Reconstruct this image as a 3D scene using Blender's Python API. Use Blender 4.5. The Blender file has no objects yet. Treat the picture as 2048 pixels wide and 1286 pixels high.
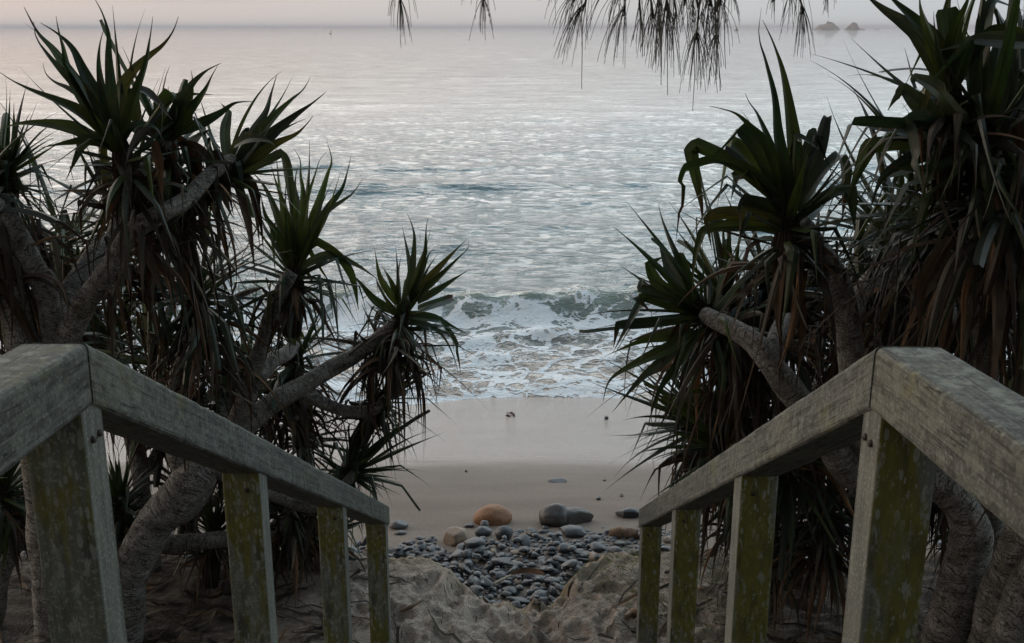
import bpy, bmesh, math, random
import numpy as np
from mathutils import Vector, Matrix, Quaternion, noise as mnoise

SC = bpy.context.scene
COL = SC.collection
R = math.radians
F = 2100.0
EYE = 5.0
PIT = math.atan(588 / F)
CP, SP = math.cos(PIT), math.sin(PIT)


# ------------------------------------------------------------------ picture <-> place
def ray(px, py):
    a = (px - 1024) / F
    b = (py - 643) / F
    return Vector((a, CP - b * SP, -SP - b * CP))


def P(px, py, y):
    r = ray(px, py)
    t = y / r.y
    return Vector((r.x * t, y, EYE + r.z * t))


def PZ(px, py, z):
    r = ray(px, py)
    t = (z - EYE) / r.z
    return Vector((r.x * t, r.y * t, z))


def dep(p):
    return p.y * CP + (EYE - p.z) * SP


# ------------------------------------------------------------------ numpy noise
_rng = np.random.RandomState(7)
_T = _rng.rand(256, 256)


def vn(x, y, s=0):
    x = np.asarray(x, float) + s * 17.31
    y = np.asarray(y, float) + s * 9.73
    xi = np.floor(x).astype(int)
    yi = np.floor(y).astype(int)
    fx = x - xi
    fy = y - yi
    fx = fx * fx * fx * (fx * (fx * 6 - 15) + 10)
    fy = fy * fy * fy * (fy * (fy * 6 - 15) + 10)
    a = _T[xi % 256, yi % 256]
    b = _T[(xi + 1) % 256, yi % 256]
    c = _T[xi % 256, (yi + 1) % 256]
    d = _T[(xi + 1) % 256, (yi + 1) % 256]
    return (a * (1 - fx) + b * fx) * (1 - fy) + (c * (1 - fx) + d * fx) * fy


def fbm(x, y, o=4, s=0):
    v = 0
    a = .5
    for i in range(o):
        v = v + a * vn(x, y, s + i * 3)
        x = np.asarray(x) * 2.03 + .3
        y = np.asarray(y) * 2.03 + .7
        a *= .5
    return v


def sst(a, b, x):
    t = np.clip((np.asarray(x, float) - a) / (b - a), 0, 1)
    return t * t * (3 - 2 * t)


# ------------------------------------------------------------------ ground
def edge_y(x):
    u = np.clip((np.abs(np.asarray(x, float) - .04) - .10) / .52, 0, 1)
    bump = 1 - (u * u * (3 - 2 * u))
    wob = (vn(np.asarray(x) * 3.1, 0.5, 3) - .5) * .14 + (vn(np.asarray(x) * 11, 1.5, 5) - .5) * .06
    return 6.55 - .36 * bump + wob, bump


def beach(y):
    return np.interp(y, [-50, 5.6, 6.4, 8.1, 10.4, 13.8, 20, 40, 100, 400], [1.3, 1.3, 1.17, .95, .55, 0.0, -.9, -3, -6, -12])


_fr = random.Random(15)
FOOT = [(_fr.gauss(0, .38), _fr.uniform(4.9, 6.35), _fr.gauss(0, .45), _fr.uniform(.7, 1.25)) for _ in range(70)]
FOOT += [(_fr.choice((-1, 1)) * _fr.uniform(.6, 2.6), _fr.uniform(4.9, 6.4), _fr.uniform(0, 3), _fr.uniform(.6, 1.1)) for _ in range(60)]


def ground(x, y, detail=True):
    x = np.asarray(x, float)
    y = np.asarray(y, float)
    ye, bump = edge_y(x)
    bank = 1.48 + np.maximum(0, 5.2 - y) * .55 - bump * .13 * sst(4.8, 6.2, y)
    bank = np.where(y < 1.4, np.minimum(bank, 3.32 + np.maximum(0, -3 - y) * .5), bank)
    lane = sst(.95, .75, np.abs(x)) * sst(5.3, 4.9, y)
    bank = bank - .28 * lane
    bank = bank + .05 * sst(.4, 1.2, np.abs(x)) * sst(5.6, 6.4, y)
    side = sst(1.2, 3.5, np.abs(x))
    bank = bank + side * (fbm(x * .8, y * .8, 3, 11) - .45) * .35
    b = beach(y)
    t = sst(-.06, .17, y - ye)
    z = bank * (1 - t) + b * t
    if detail:
        m = (1 - t)
        lump = np.abs(fbm(x * 3.6, y * 3.6, 2, 21) - .38) * .09 + (fbm(x * 10, y * 10, 3, 31) - .45) * .026 + (fbm(x * 30, y * 30, 3, 35) - .43) * .042
        z = z + m * lump * sst(-2, 3, y)
        ft = np.zeros_like(z)
        for fx_, fy_, fa_, fs_ in FOOT:
            dx_ = x - fx_; dy_ = y - fy_
            ca, sa = math.cos(fa_), math.sin(fa_)
            p_ = (dx_ * ca - dy_ * sa) / (.055 * fs_); q_ = (dx_ * sa + dy_ * ca) / (.12 * fs_)
            r2 = p_ * p_ + q_ * q_
            ft = ft + fs_ * (-.030 * np.exp(-r2 ** 3 * .8) + .012 * np.exp(-((np.sqrt(r2) - 1.35) / .3) ** 2))
        z = z + m * ft
        crust = np.exp(-((y - ye + .02) / .09) ** 2)
        z = z + crust * (fbm(x * 14, y * 14, 3, 41) - .35) * .04
        z = z + t * ((fbm(x * 1.1, y * 1.1, 3, 51) - .45) * .02 + (fbm(x * 7, y * 3, 2, 55) - .4) * .007 * sst(10, 8, y))
    return z


def gz(x, y):
    return float(ground(x, y))


def G(px, py):
    """where the ray of a pixel meets the ground"""
    r = ray(px, py)
    ys = np.linspace(3.5, 30, 2600)
    t = ys / r.y
    zz = EYE + r.z * t
    g = ground(r.x * t, ys)
    k = np.argmax(zz < g)
    return Vector((r.x * t[k], ys[k], float(g[k])))


# ------------------------------------------------------------------ objects
def tag(o, label=None, cat=None, group=None, kind=None):
    if label: o['label'] = label
    if cat: o['category'] = cat
    if group: o['group'] = group
    if kind: o['kind'] = kind
    return o


def empty(name, loc, label, cat, group=None):
    o = bpy.data.objects.new(name, None)
    o.empty_display_size = .1
    o.location = loc
    COL.objects.link(o)
    return tag(o, label, cat, group)


def link(name, me, mat=None, parent=None, root=None):
    o = bpy.data.objects.new(name, me)
    if mat is not None:
        me.materials.append(mat)
    COL.objects.link(o)
    if parent is not None:
        o.parent = parent
        o.matrix_parent_inverse = Matrix.Identity(4)
        t = Vector((0, 0, 0))
        q = parent
        while q is not None:
            t += q.location
            q = q.parent
        o.location = -t           # vertices are in world coordinates
    return o


def smooth(me, f=True):
    me.polygons.foreach_set('use_smooth', [f] * len(me.polygons))


def from_pd(name, v, f, sm=True):
    me = bpy.data.meshes.new(name)
    me.from_pydata([tuple(p) for p in v], [], f)
    if sm: smooth(me)
    me.update()
    return me


class Strips:
    """collects leaves / strips with colour and (across, along, id) coordinates"""

    def __init__(s):
        s.v = []; s.f = []; s.c = []; s.u = []

    def leaf(s, pts, w, sides, normals, cols, fold=.35, rid=None):
        rid = random.random() if rid is None else rid
        n0 = len(s.v)
        L = 0
        for i, p in enumerate(pts):
            if i: L += (p - pts[i - 1]).length
            sd = sides[i]; nm = normals[i]; h = w[i] * .5
            e1 = p - sd * h + nm * (h * fold)
            e2 = p + sd * h + nm * (h * fold)
            s.v += [e1, p, p, e2]
            c = cols[i]
            s.c += [c, c, c, c]
            s.u += [(-h, L, rid), (0, L, rid), (0, L, rid + .01), (h, L, rid + .01)]
        for i in range(len(pts) - 1):
            a = n0 + i * 4
            s.f.append((a, a + 1, a + 5, a + 4))
            s.f.append((a + 2, a + 3, a + 7, a + 6))

    def mesh(s, name):
        me = from_pd(name, s.v, s.f)
        a = me.attributes.new('col', 'FLOAT_COLOR', 'POINT')
        a.data.foreach_set('color', np.array([(c[0], c[1], c[2], 1) for c in s.c], float).ravel())
        b = me.attributes.new('luv', 'FLOAT_VECTOR', 'POINT')
        b.data.foreach_set('vector', np.array(s.u, float).ravel())
        return me


def catmull(pts, n):
    out = []
    m = len(pts)
    for i in range(m - 1):
        p0 = pts[max(i - 1, 0)]; p1 = pts[i]; p2 = pts[i + 1]; p3 = pts[min(i + 2, m - 1)]
        for k in range(n):
            t = k / n
            out.append(.5 * ((2 * p1) + (p2 - p0) * t + (2 * p0 - 5 * p1 + 4 * p2 - p3) * t * t + (3 * p1 - p0 - 3 * p2 + p3) * t ** 3))
    out.append(pts[-1].copy())
    return out


# ------------------------------------------------------------------ node helpers
def mat_new(name):
    m = bpy.data.materials.new(name)
    m.use_nodes = True
    nt = m.node_tree
    b = nt.nodes['Principled BSDF']
    return m, nt, b


class N:
    def __init__(s, nt):
        s.nt = nt

    def add(s, t, **k):
        n = s.nt.nodes.new(t)
        for a, v in k.items():
            if a.startswith('i_'):
                key = a[2:]
                key = int(key) if key.isdigit() else key.replace('_', ' ')
                n.inputs[key].default_value = v
            else:
                setattr(n, a, v)
        return n

    def l(s, a, b):
        s.nt.links.new(a, b)

    def noise(s, vec, scale, detail=3, rough=.55, dist=0):
        n = s.add('ShaderNodeTexNoise')
        n.inputs['Scale'].default_value = scale
        n.inputs['Detail'].default_value = detail
        n.inputs['Roughness'].default_value = rough
        n.inputs['Distortion'].default_value = dist
        if vec is not None: s.l(vec, n.inputs['Vector'])
        return n.outputs['Fac']

    def map(s, vec, sc=(1, 1, 1), loc=(0, 0, 0)):
        n = s.add('ShaderNodeMapping')
        n.inputs['Scale'].default_value = sc
        n.inputs['Location'].default_value = loc
        s.l(vec, n.inputs['Vector'])
        return n.outputs['Vector']

    def rng(s, v, a, b, c=0., d=1., sm=True):
        n = s.add('ShaderNodeMapRange')
        n.interpolation_type = 'SMOOTHSTEP' if sm else 'LINEAR'
        for k, x in zip((1, 2, 3, 4), (a, b, c, d)):
            n.inputs[k].default_value = x
        s.l(v, n.inputs[0])
        return n.outputs[0]

    def mix(s, f, a, b, mode='MIX'):
        n = s.add('ShaderNodeMix', data_type='RGBA', blend_type=mode)
        for q, (sock, x) in enumerate(((n.inputs[0], f), (n.inputs[6], a), (n.inputs[7], b))):
            if isinstance(x, (int, float)):
                sock.default_value = x if q == 0 else (x, x, x, 1)
            elif isinstance(x, tuple):
                sock.default_value = (*x, 1) if len(x) == 3 else x
            else:
                s.l(x, sock)
        return n.outputs[2]

    def math(s, op, a, b=None, clamp=False):
        n = s.add('ShaderNodeMath', operation=op, use_clamp=clamp)
        for k, x in enumerate((a, b)):
            if x is None: continue
            if isinstance(x, (int, float)):
                n.inputs[k].default_value = x
            else:
                s.l(x, n.inputs[k])
        return n.outputs[0]

    def bump(s, h, strength, dist, normal=None):
        n = s.add('ShaderNodeBump')
        n.inputs['Strength'].default_value = strength
        n.inputs['Distance'].default_value = dist
        s.l(h, n.inputs['Height'])
        if normal is not None: s.l(normal, n.inputs['Normal'])
        return n.outputs['Normal']

    def attr(s, name):
        return s.add('ShaderNodeAttribute', attribute_name=name)

    def pos(s):
        return s.add('ShaderNodeNewGeometry').outputs['Position']

    def obj(s):
        return s.add('ShaderNodeTexCoord').outputs['Object']

    def xyz(s, v):
        n = s.add('ShaderNodeSeparateXYZ')
        s.l(v, n.inputs[0])
        return n.outputs

    def ramp(s, v, stops, interp='LINEAR'):
        n = s.add('ShaderNodeValToRGB')
        cr = n.color_ramp
        cr.interpolation = interp
        while len(cr.elements) < len(stops): cr.elements.new(.5)
        for e, (p, c) in zip(cr.elements, stops):
            e.position = p
            e.color = (*c, 1)
        if v is not None: s.l(v, n.inputs[0])
        return n.outputs[0]


def mat_leaf(name, dead=False):
    m, nt, b = mat_new(name)
    n = N(nt)
    c = n.attr('col').outputs['Color']
    uv = n.attr('luv').outputs['Vector']
    st = n.noise(n.map(uv, (260, 6, 40)), 1.0, 3)
    bl = n.noise(n.map(uv, (30, 9, 31)), 1.0, 3)
    k = n.math('MULTIPLY', n.rng(st, .3, .7, .62, 1.35), n.rng(bl, .3, .75, .7, 1.25))
    col = n.mix(1.0, c, k, 'MULTIPLY')
    if not dead:
        sp = n.noise(n.map(uv, (22, 11, 53)), 1.0, 4, .7)
        col = n.mix(n.rng(sp, .60, .70, 0, .75), col, (.075, .05, .022))
    if dead:
        grey = n.noise(n.map(uv, (14, 5, 77)), 1.0, 2)
        col = n.mix(n.rng(grey, .45, .7, 0, .55), col, (.085, .078, .066))
    n.l(col, b.inputs['Base Color'])
    b.inputs['Roughness'].default_value = .75 if dead else .46
    b.inputs['Specular IOR Level'].default_value = .15 if dead else .32
    nb = n.bump(st, .35, .004)
    n.l(nb, b.inputs['Normal'])
    tr = n.add('ShaderNodeBsdfTranslucent')
    n.l(n.mix(1.0, col, (1.5, 1.35, .8) if not dead else (1.2, 1.0, .8), 'MULTIPLY'), tr.inputs['Color'])
    mx = n.add('ShaderNodeMixShader')
    mx.inputs[0].default_value = .12 if dead else .2
    n.l(b.outputs[0], mx.inputs[1])
    n.l(tr.outputs[0], mx.inputs[2])
    n.l(mx.outputs[0], nt.nodes['Material Output'].inputs['Surface'])
    return m


def mat_bark():
    m, nt, b = mat_new('pandanus_bark')
    n = N(nt)
    uv = n.attr('luv').outputs['Vector']      # (cos*r, sin*r, length)
    wob = n.noise(n.map(uv, (9, 9, 9)), 1.0, 3)
    wobv = n.add('ShaderNodeCombineXYZ')
    n.l(n.math('MULTIPLY', wob, .10), wobv.inputs[2])
    va = n.add('ShaderNodeVectorMath', operation='ADD')
    n.l(uv, va.inputs[0]); n.l(wobv.outputs[0], va.inputs[1])
    u2 = va.outputs[0]
    ring = n.noise(n.map(u2, (9, 9, 190)), 1.0, 3, .65)
    ring2 = n.noise(n.map(u2, (16, 16, 60)), 1.0, 2)
    pit = n.noise(n.map(u2, (90, 90, 170)), 1.0, 2)
    patch = n.noise(n.map(uv, (7, 7, 7)), 1.0, 5, .7)
    base = n.mix(n.rng(patch, .35, .65), (.20, .182, .162), (.37, .345, .315))
    moss = n.noise(n.map(uv, (9, 9, 4), (3, 1, 7)), 1.0, 4)
    base = n.mix(n.rng(moss, .55, .72, 0, .6), base, (.16, .15, .075))
    sc_ = n.noise(n.map(uv, (14, 14, 11), (5, 5, 5)), 1.0, 4, .7)
    base = n.mix(n.rng(sc_, .52, .70, 0, .75), base, (.085, .06, .045))
    dark = n.math('MULTIPLY', n.rng(ring, .38, .52, .28, 1.05), n.rng(pit, .36, .50, .30, 1.0))
    col = n.mix(1.0, base, dark, 'MULTIPLY')
    n.l(col, b.inputs['Base Color'])
    b.inputs['Roughness'].default_value = .85
    b.inputs['Specular IOR Level'].default_value = .2
    h = n.math('ADD', n.math('MULTIPLY', ring, .8), n.math('ADD', n.math('MULTIPLY', ring2, .5), n.math('MULTIPLY', pit, .4)))
    n.l(n.bump(h, 1.0, .02), b.inputs['Normal'])
    return m


def mat_wood(name, mossy):
    """weathered hardwood; the shaded camera-side faces of the posts carry moss and lichen"""
    m, nt, b = mat_new(name)
    n = N(nt)
    o = n.obj() if mossy else n.attr('luv').outputs['Vector']
    geo = n.add('ShaderNodeNewGeometry')
    if mossy:
        g = n.noise(n.map(o, (70, 70, 3.0)), 1.0, 4, .6)
        g2 = n.noise(n.map(o, (200, 200, 9)), 1.0, 3)
    else:
        g = n.noise(n.map(o, (85, 3.5, 85)), 1.0, 4, .65)
        g2 = n.noise(n.map(o, (180, 14, 180)), 1.0, 3)
    big = n.noise(o, 3.3, 3)
    col = n.mix(n.rng(g, .3, .7), (.050, .053, .048), (.115, .120, .108))
    col = n.mix(n.rng(g2, .3, .5, .5, 0), col, (.04, .042, .036))
    col = n.mix(n.rng(big, .4, .7, 0, .5), col, (.16, .165, .13))
    speck = n.noise(o, 150, 2)
    col = n.mix(n.rng(speck, .56, .66, 0, .55), col, (.25, .26, .235))
    if mossy:
        col = n.mix(1.0, col, 1.25, 'MULTIPLY')
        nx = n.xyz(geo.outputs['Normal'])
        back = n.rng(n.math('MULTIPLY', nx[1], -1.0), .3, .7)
        ms = n.noise(n.map(o, (13, 13, 2.6), (1, 2, 3)), 1.0, 6, .7)
        py_ = n.xyz(n.pos())[1]
        ms = n.math('ADD', ms, n.rng(py_, 1.9, 2.4, -.07, 0.0))
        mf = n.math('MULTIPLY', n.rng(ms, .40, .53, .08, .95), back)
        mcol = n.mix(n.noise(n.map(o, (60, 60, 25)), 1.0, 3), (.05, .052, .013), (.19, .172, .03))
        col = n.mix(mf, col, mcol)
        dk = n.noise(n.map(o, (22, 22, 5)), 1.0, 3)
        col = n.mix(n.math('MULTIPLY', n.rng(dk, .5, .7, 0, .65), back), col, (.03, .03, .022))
        v = n.add('ShaderNodeTexVoronoi', feature='F1')
        v.inputs['Scale'].default_value = 1.0
        dn = n.add('ShaderNodeVectorMath', operation='ADD')
        nn = n.add('ShaderNodeTexNoise'); nn.inputs['Scale'].default_value = 40
        n.l(o, nn.inputs['Vector'])
        sc = n.add('ShaderNodeVectorMath', operation='SCALE'); sc.inputs['Scale'].default_value = .35
        n.l(nn.outputs['Color'], sc.inputs[0])
        n.l(n.map(o, (95, 95, 36)), dn.inputs[0]); n.l(sc.outputs[0], dn.inputs[1])
        n.l(dn.outputs[0], v.inputs['Vector'])
        rnd = n.xyz(v.outputs['Color'])[0]
        sz = n.rng(rnd, .25, 1.0, .0, .55, False)
        lf = n.math('LESS_THAN', v.outputs['Distance'], sz)
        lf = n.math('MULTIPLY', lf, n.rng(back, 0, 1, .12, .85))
        lc = n.rng(n.noise(n.map(o, (7, 7, 3), (9, 9, 9)), 1.0, 3), .42, .62)
        cr_ = n.noise(n.map(o, (46, 46, 17), (4, 4, 4)), 1.0, 5, .75)
        lf = n.math('MAXIMUM', n.math('MULTIPLY', n.math('MULTIPLY', lf, lc), .8), n.math('MULTIPLY', n.rng(cr_, .55, .61), n.rng(back, 0, 1, .2, .7)))
        col = n.mix(lf, col, n.mix(n.noise(o, 60, 2), (.16, .17, .14), (.36, .37, .33)))
    else:
        gra = n.noise(n.map(o, (150, 2.2, 150)), 1.0, 4, .7)
        col = n.mix(n.rng(gra, .50, .62, 0, .6), col, (.03, .031, .028))
        blot = n.noise(o, 45, 4, .75)
        col = n.mix(n.rng(blot, .54, .66, 0, .45), col, (.19, .20, .185))
        col = n.mix(n.rng(blot, .47, .36, 0, .75), col, (.034, .036, .032))
        chk = n.noise(n.map(o, (40, .9, 40), (2, 7, 1)), 1.0, 3, .6)
        chd = n.math('ABSOLUTE', n.math('SUBTRACT', chk, .5))
        col = n.mix(n.rng(chd, .013, .0, 0, .9), col, (.010, .010, .009))
        lich = n.noise(o, 26, 5, .7)
        nx = n.xyz(geo.outputs['Normal'])
        top = n.rng(nx[2], .5, .8)
        col = n.mix(n.math('MULTIPLY', n.rng(lich, .5, .62, 0, .75), n.rng(top, 0, 1, .35, 1)), col, (.23, .25, .21))
        dk = n.noise(n.map(o, (1, 1, 1), (5, 5, 5)), 34, 4, .7)
        col = n.mix(n.math('MULTIPLY', n.rng(dk, .53, .66, 0, .85), top), col, (.05, .055, .05))
        yel = n.noise(n.map(o, (1, 1, 1), (8, 1, 5)), 9, 4, .7)
        col = n.mix(n.rng(yel, .56, .7, 0, .4), col, (.15, .15, .05))
    n.l(col, b.inputs['Base Color'])
    b.inputs['Roughness'].default_value = .82
    b.inputs['Specular IOR Level'].default_value = .3
    h = n.math('ADD', n.math('MULTIPLY', g, .7), n.math('ADD', n.math('MULTIPLY', g2, .4), n.math('MULTIPLY', speck, .25)))
    n.l(n.bump(h, .5, .004), b.inputs['Normal'])
    return m


def mat_simple(name, c1, c2, scale, rough=.8, bump=.3, bd=.01, spec=.3):
    m, nt, b = mat_new(name)
    n = N(nt)
    o = n.obj()
    a = n.noise(o, scale, 4)
    a2 = n.noise(o, scale * 5, 3)
    col = n.mix(n.rng(a, .35, .65), c1, c2)
    col = n.mix(1.0, col, n.rng(a2, .3, .7, .8, 1.2), 'MULTIPLY')
    n.l(col, b.inputs['Base Color'])
    b.inputs['Roughness'].default_value = rough
    b.inputs['Specular IOR Level'].default_value = spec
    n.l(n.bump(n.math('ADD', a, n.math('MULTIPLY', a2, .4)), bump, bd), b.inputs['Normal'])
    return m


def mat_stone(name, c1, c2, speck, rough=.55, sc=1.0):
    m, nt, b = mat_new(name)
    n = N(nt)
    o = n.obj()
    oi = n.add('ShaderNodeObjectInfo')
    off = n.add('ShaderNodeVectorMath', operation='ADD')
    cx = n.add('ShaderNodeCombineXYZ')
    n.l(n.math('MULTIPLY', oi.outputs['Random'], 37.0), cx.inputs[0])
    n.l(o, off.inputs[0]); n.l(cx.outputs[0], off.inputs[1])
    p = off.outputs[0]
    a = n.noise(p, 5 * sc, 5, .65)
    s = n.noise(p, 60 * sc, 3, .7)
    col = n.mix(n.rng(a, .35, .68), c1, c2)
    col = n.mix(1.0, col, n.rng(oi.outputs['Random'], 0, 1, .62, 1.4, False), 'MULTIPLY')
    col = n.mix(n.rng(s, .56, .68, 0, .55), col, speck)
    col = n.mix(n.rng(s, .44, .34, 0, .5), col, tuple(x * .4 for x in c1))
    vein = n.noise(n.map(p, (2, 9, 2)), 1.4 * sc, 2)
    d = n.math('ABSOLUTE', n.math('SUBTRACT', vein, .5))
    col = n.mix(n.rng(d, .012, .0, 0, .4), col, speck)
    n.l(col, b.inputs['Base Color'])
    n.l(n.rng(a, .3, .7, rough * .55, rough * 1.1), b.inputs['Roughness'])
    b.inputs['Specular IOR Level'].default_value = .5
    n.l(n.bump(n.math('ADD', a, n.math('MULTIPLY', s, .25)), .35, .012), b.inputs['Normal'])
    return m


def mat_ground():
    m, nt, b = mat_new('sand')
    n = N(nt)
    p = n.pos()
    x, y, z = n.xyz(p)
    wob = n.noise(n.map(p, (.35, 1, 1)), .8, 3)
    yy = n.math('ADD', y, n.math('MULTIPLY', n.math('SUBTRACT', wob, .5), .8))
    bank = n.rng(yy, 6.2, 7.0, 1, 0)
    big = n.noise(p, 1.2, 4)
    med = n.noise(p, 26, 5, .7)
    fine = n.noise(p, 120, 4, .75)
    dry = n.mix(n.rng(big, .35, .65), (.39, .32, .26), (.52, .435, .36))
    damp = n.mix(n.rng(n.noise(n.map(p, (.5, 2, 1)), 1.3, 4), .35, .65), (.152, .122, .100), (.180, .146, .120))
    col = n.mix(bank, damp, dry)
    # crusted, yellowish rim of the sand scarp
    att = n.attr('rim').outputs['Fac']
    col = n.mix(n.math('MULTIPLY', att, n.rng(n.noise(p, 24, 3), .35, .6)), col, (.36, .29, .17))
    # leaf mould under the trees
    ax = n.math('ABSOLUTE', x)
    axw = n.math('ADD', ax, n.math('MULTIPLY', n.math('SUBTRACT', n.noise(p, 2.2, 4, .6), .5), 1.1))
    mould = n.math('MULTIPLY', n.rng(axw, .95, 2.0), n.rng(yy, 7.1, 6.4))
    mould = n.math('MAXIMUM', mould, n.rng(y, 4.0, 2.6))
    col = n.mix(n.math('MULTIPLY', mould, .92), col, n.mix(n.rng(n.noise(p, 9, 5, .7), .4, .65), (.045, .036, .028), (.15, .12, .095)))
    # wet zone of the swash
    wet = n.rng(n.math('ADD', y, n.math('MULTIPLY', n.noise(n.map(p, (.9, 2.5, 1)), 1.3, 4), .5)), 9.95, 11.3)
    col = n.mix(wet, col, n.mix(.5, col, (.13, .105, .088)))
    pt = n.noise(p, 7, 5, .7)
    col = n.mix(n.math('MULTIPLY', n.rng(pt, .5, .66, 0, .5), bank), col, (.17, .14, .11))
    gr = n.rng(fine, .3, .7, .60, 1.35)
    col = n.mix(1.0, col, n.mix(bank, 1.0, gr) if False else gr, 'MULTIPLY')
    n.l(col, b.inputs['Base Color'])
    damp_r = n.rng(yy, 8.5, 10.4, .85, .6)
    r = n.math('MULTIPLY', damp_r, n.rng(wet, 0, 1, 1, .22))
    n.l(r, b.inputs['Roughness'])
    n.l(n.rng(wet, 0, 1, .3, 1.0), b.inputs['Specular IOR Level'])
    dryb = n.rng(yy, 6.6, 7.6, 1, .12)
    h = n.math('MULTIPLY', n.math('ADD', n.math('MULTIPLY', med, .8), n.math('MULTIPLY', fine, .3)), dryb)
    n.l(n.bump(h, 1.0, .07), b.inputs['Normal'])
    return m


def mat_water():
    m, nt, b = mat_new('sea_water')
    n = N(nt)
    p = n.pos()
    x, y, z = n.xyz(p)
    foamA = n.attr('foam').outputs['Fac']
    shal = n.attr('shallow').outputs['Fac']
    # lace of foam
    wv = n.add('ShaderNodeTexNoise'); wv.inputs['Scale'].default_value = 1.1; wv.inputs['Detail'].default_value = 4
    n.l(p, wv.inputs['Vector'])
    sub = n.add('ShaderNodeVectorMath', operation='SUBTRACT'); sub.inputs[1].default_value = (.5, .5, .5)
    n.l(wv.outputs['Color'], sub.inputs[0])
    sc = n.add('ShaderNodeVectorMath', operation='SCALE'); sc.inputs['Scale'].default_value = 1.3
    n.l(sub.outputs[0], sc.inputs[0])
    ad = n.add('ShaderNodeVectorMath', operation='ADD')
    n.l(n.map(p, (.62, 1.0, .0)), ad.inputs[0]); n.l(sc.outputs[0], ad.inputs[1])

    def lace(scale, wd):
        v = n.add('ShaderNodeTexVoronoi', feature='DISTANCE_TO_EDGE')
        v.inputs['Scale'].default_value = scale
        n.l(ad.outputs[0], v.inputs['Vector'])
        return n.rng(v.outputs['Distance'], wd, 0.01, 0, 1)
    l1 = lace(1.9, .17)
    l2 = lace(5.2, .20)
    cl = n.noise(n.map(p, (.7, 1.1, 0)), 1.25, 5, .65)
    s = n.math('ADD', n.math('MULTIPLY', l1, .42), n.math('MULTIPLY', l2, .26))
    s = n.math('ADD', s, n.math('MULTIPLY', n.math('SUBTRACT', cl, .5), 1.5))
    s = n.math('ADD', s, n.math('SUBTRACT', foamA, .72))
    foam = n.rng(s, -.06, .16, 0, 1)
    foam = n.math('MULTIPLY', foam, n.rng(foamA, .02, .12))
    # water body
    deep = n.mix(n.rng(y, 20, 160), (.034, .092, .108), (.03, .08, .10))
    body = n.mix(shal, deep, (.175, .145, .115))
    gre = n.attr('face').outputs['Fac']
    body = n.mix(gre, body, (.18, .225, .19))
    col = n.mix(foam, body, (.70, .74, .77))
    n.l(col, b.inputs['Base Color'])
    b.inputs['IOR'].default_value = 1.333
    r0 = n.rng(y, 25, 500, .07, .03, False)
    n.l(n.mix(foam, r0, .65), b.inputs['Roughness'])
    n.l(n.rng(foam, 0, 1, 1.0, .2), b.inputs['Specular IOR Level'])
    rip = n.noise(n.map(p, (1.0, 1.6, 1)), 1.9, 5, .66)
    rip2 = n.noise(n.map(p, (1.0, 2.0, 1)), .22, 4, .6)
    fine = n.noise(n.map(p, (1, 2, 1)), 14, 3, .6)
    near = n.rng(y, 22, 90, 1, .14)
    rip3 = n.rng(n.noise(n.map(p, (.32, 1.5, 1)), .75, 5, .62), .46, .78)
    rip = n.rng(rip, .44, .80)
    h = n.math('ADD', n.math('MULTIPLY', rip, n.math('MULTIPLY', near, .048)), n.math('MULTIPLY', rip2, n.rng(y, 30, 160, .14, .035)))
    h = n.math('ADD', h, n.math('MULTIPLY', rip3, n.rng(y, 25, 140, .036, .024)))
    h = n.math('ADD', h, n.math('MULTIPLY', fine, n.rng(y, 14, 40, .008, 0)))
    h = n.math('ADD', h, n.math('MULTIPLY', foam, .035))
    h = n.math('ADD', h, n.math('MULTIPLY', n.math('MULTIPLY', n.noise(p, 9, 4, .7), foam), .05))
    n.l(n.bump(h, 1.0, 1.0), b.inputs['Normal'])
    return m


M = {
    'leaf': mat_leaf('pandanus_leaf'),
    'dead': mat_leaf('dead_leaf', True),
    'bark': mat_bark(),
    'post': mat_wood('mossy_post_timber', True),
    'rail': mat_wood('weathered_rail_timber', False),
    'bolt': mat_simple('rusty_steel', (.02, .018, .016), (.05, .035, .025), 60, .6),
    'sand': mat_ground(),
    'water': mat_water(),
    'dark_stone': mat_stone('slate_stone', (.020, .024, .029), (.05, .057, .066), (.12, .13, .14)),
    'pale_stone': mat_stone('pale_grey_stone', (.062, .067, .073), (.115, .122, .128), (.34, .34, .33), .65),
    'grey_brown_stone': mat_stone('grey_brown_stone', (.026, .022, .02), (.06, .05, .044), (.12, .10, .085), .55),
    'brown_stone': mat_stone('brown_stone', (.10, .07, .05), (.19, .14, .095), (.26, .22, .17), .7),
    'tan_stone': mat_stone('tan_stone', (.12, .10, .07), (.20, .165, .11), (.36, .33, .27), .7),
    'orange_stone': mat_stone('orange_boulder_stone', (.13, .055, .024), (.30, .135, .052), (.36, .24, .14), .8, 2.6),
    'twig': mat_simple('grey_twig', (.05, .042, .036), (.12, .105, .09), 40),
    'needle': mat_simple('casuarina_needle', (.012, .014, .008), (.03, .032, .018), 20, .6),
    'oak_bark': mat_simple('casuarina_bark', (.05, .043, .036), (.12, .10, .085), 9, .9, .8, .03),
    'grass': mat_simple('dune_grass_blade', (.05, .065, .02), (.12, .12, .04), 8, .6),
    'drift': mat_simple('driftwood', (.09, .055, .035), (.20, .14, .095), 14, .85),
    'rock': mat_simple('islet_rock', (.18, .145, .12), (.30, .25, .215), .05, .9, .6, 2.0),
    'sail': mat_simple('sailcloth', (.75, .70, .58), (.85, .80, .66), 1.0, .8, 0),
    'hull': mat_simple('white_hull', (.55, .55, .53), (.7, .69, .66), 1.0, .5, 0),
    'hull_dark': mat_simple('ochre_cabin', (.45, .28, .09), (.55, .36, .13), 1.0, .6, 0),
    'tread': mat_simple('stair_timber', (.045, .042, .036), (.09, .085, .075), 20),
    'kelp': mat_simple('seaweed', (.07, .035, .02), (.15, .075, .045), 30, .5),
}

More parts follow.
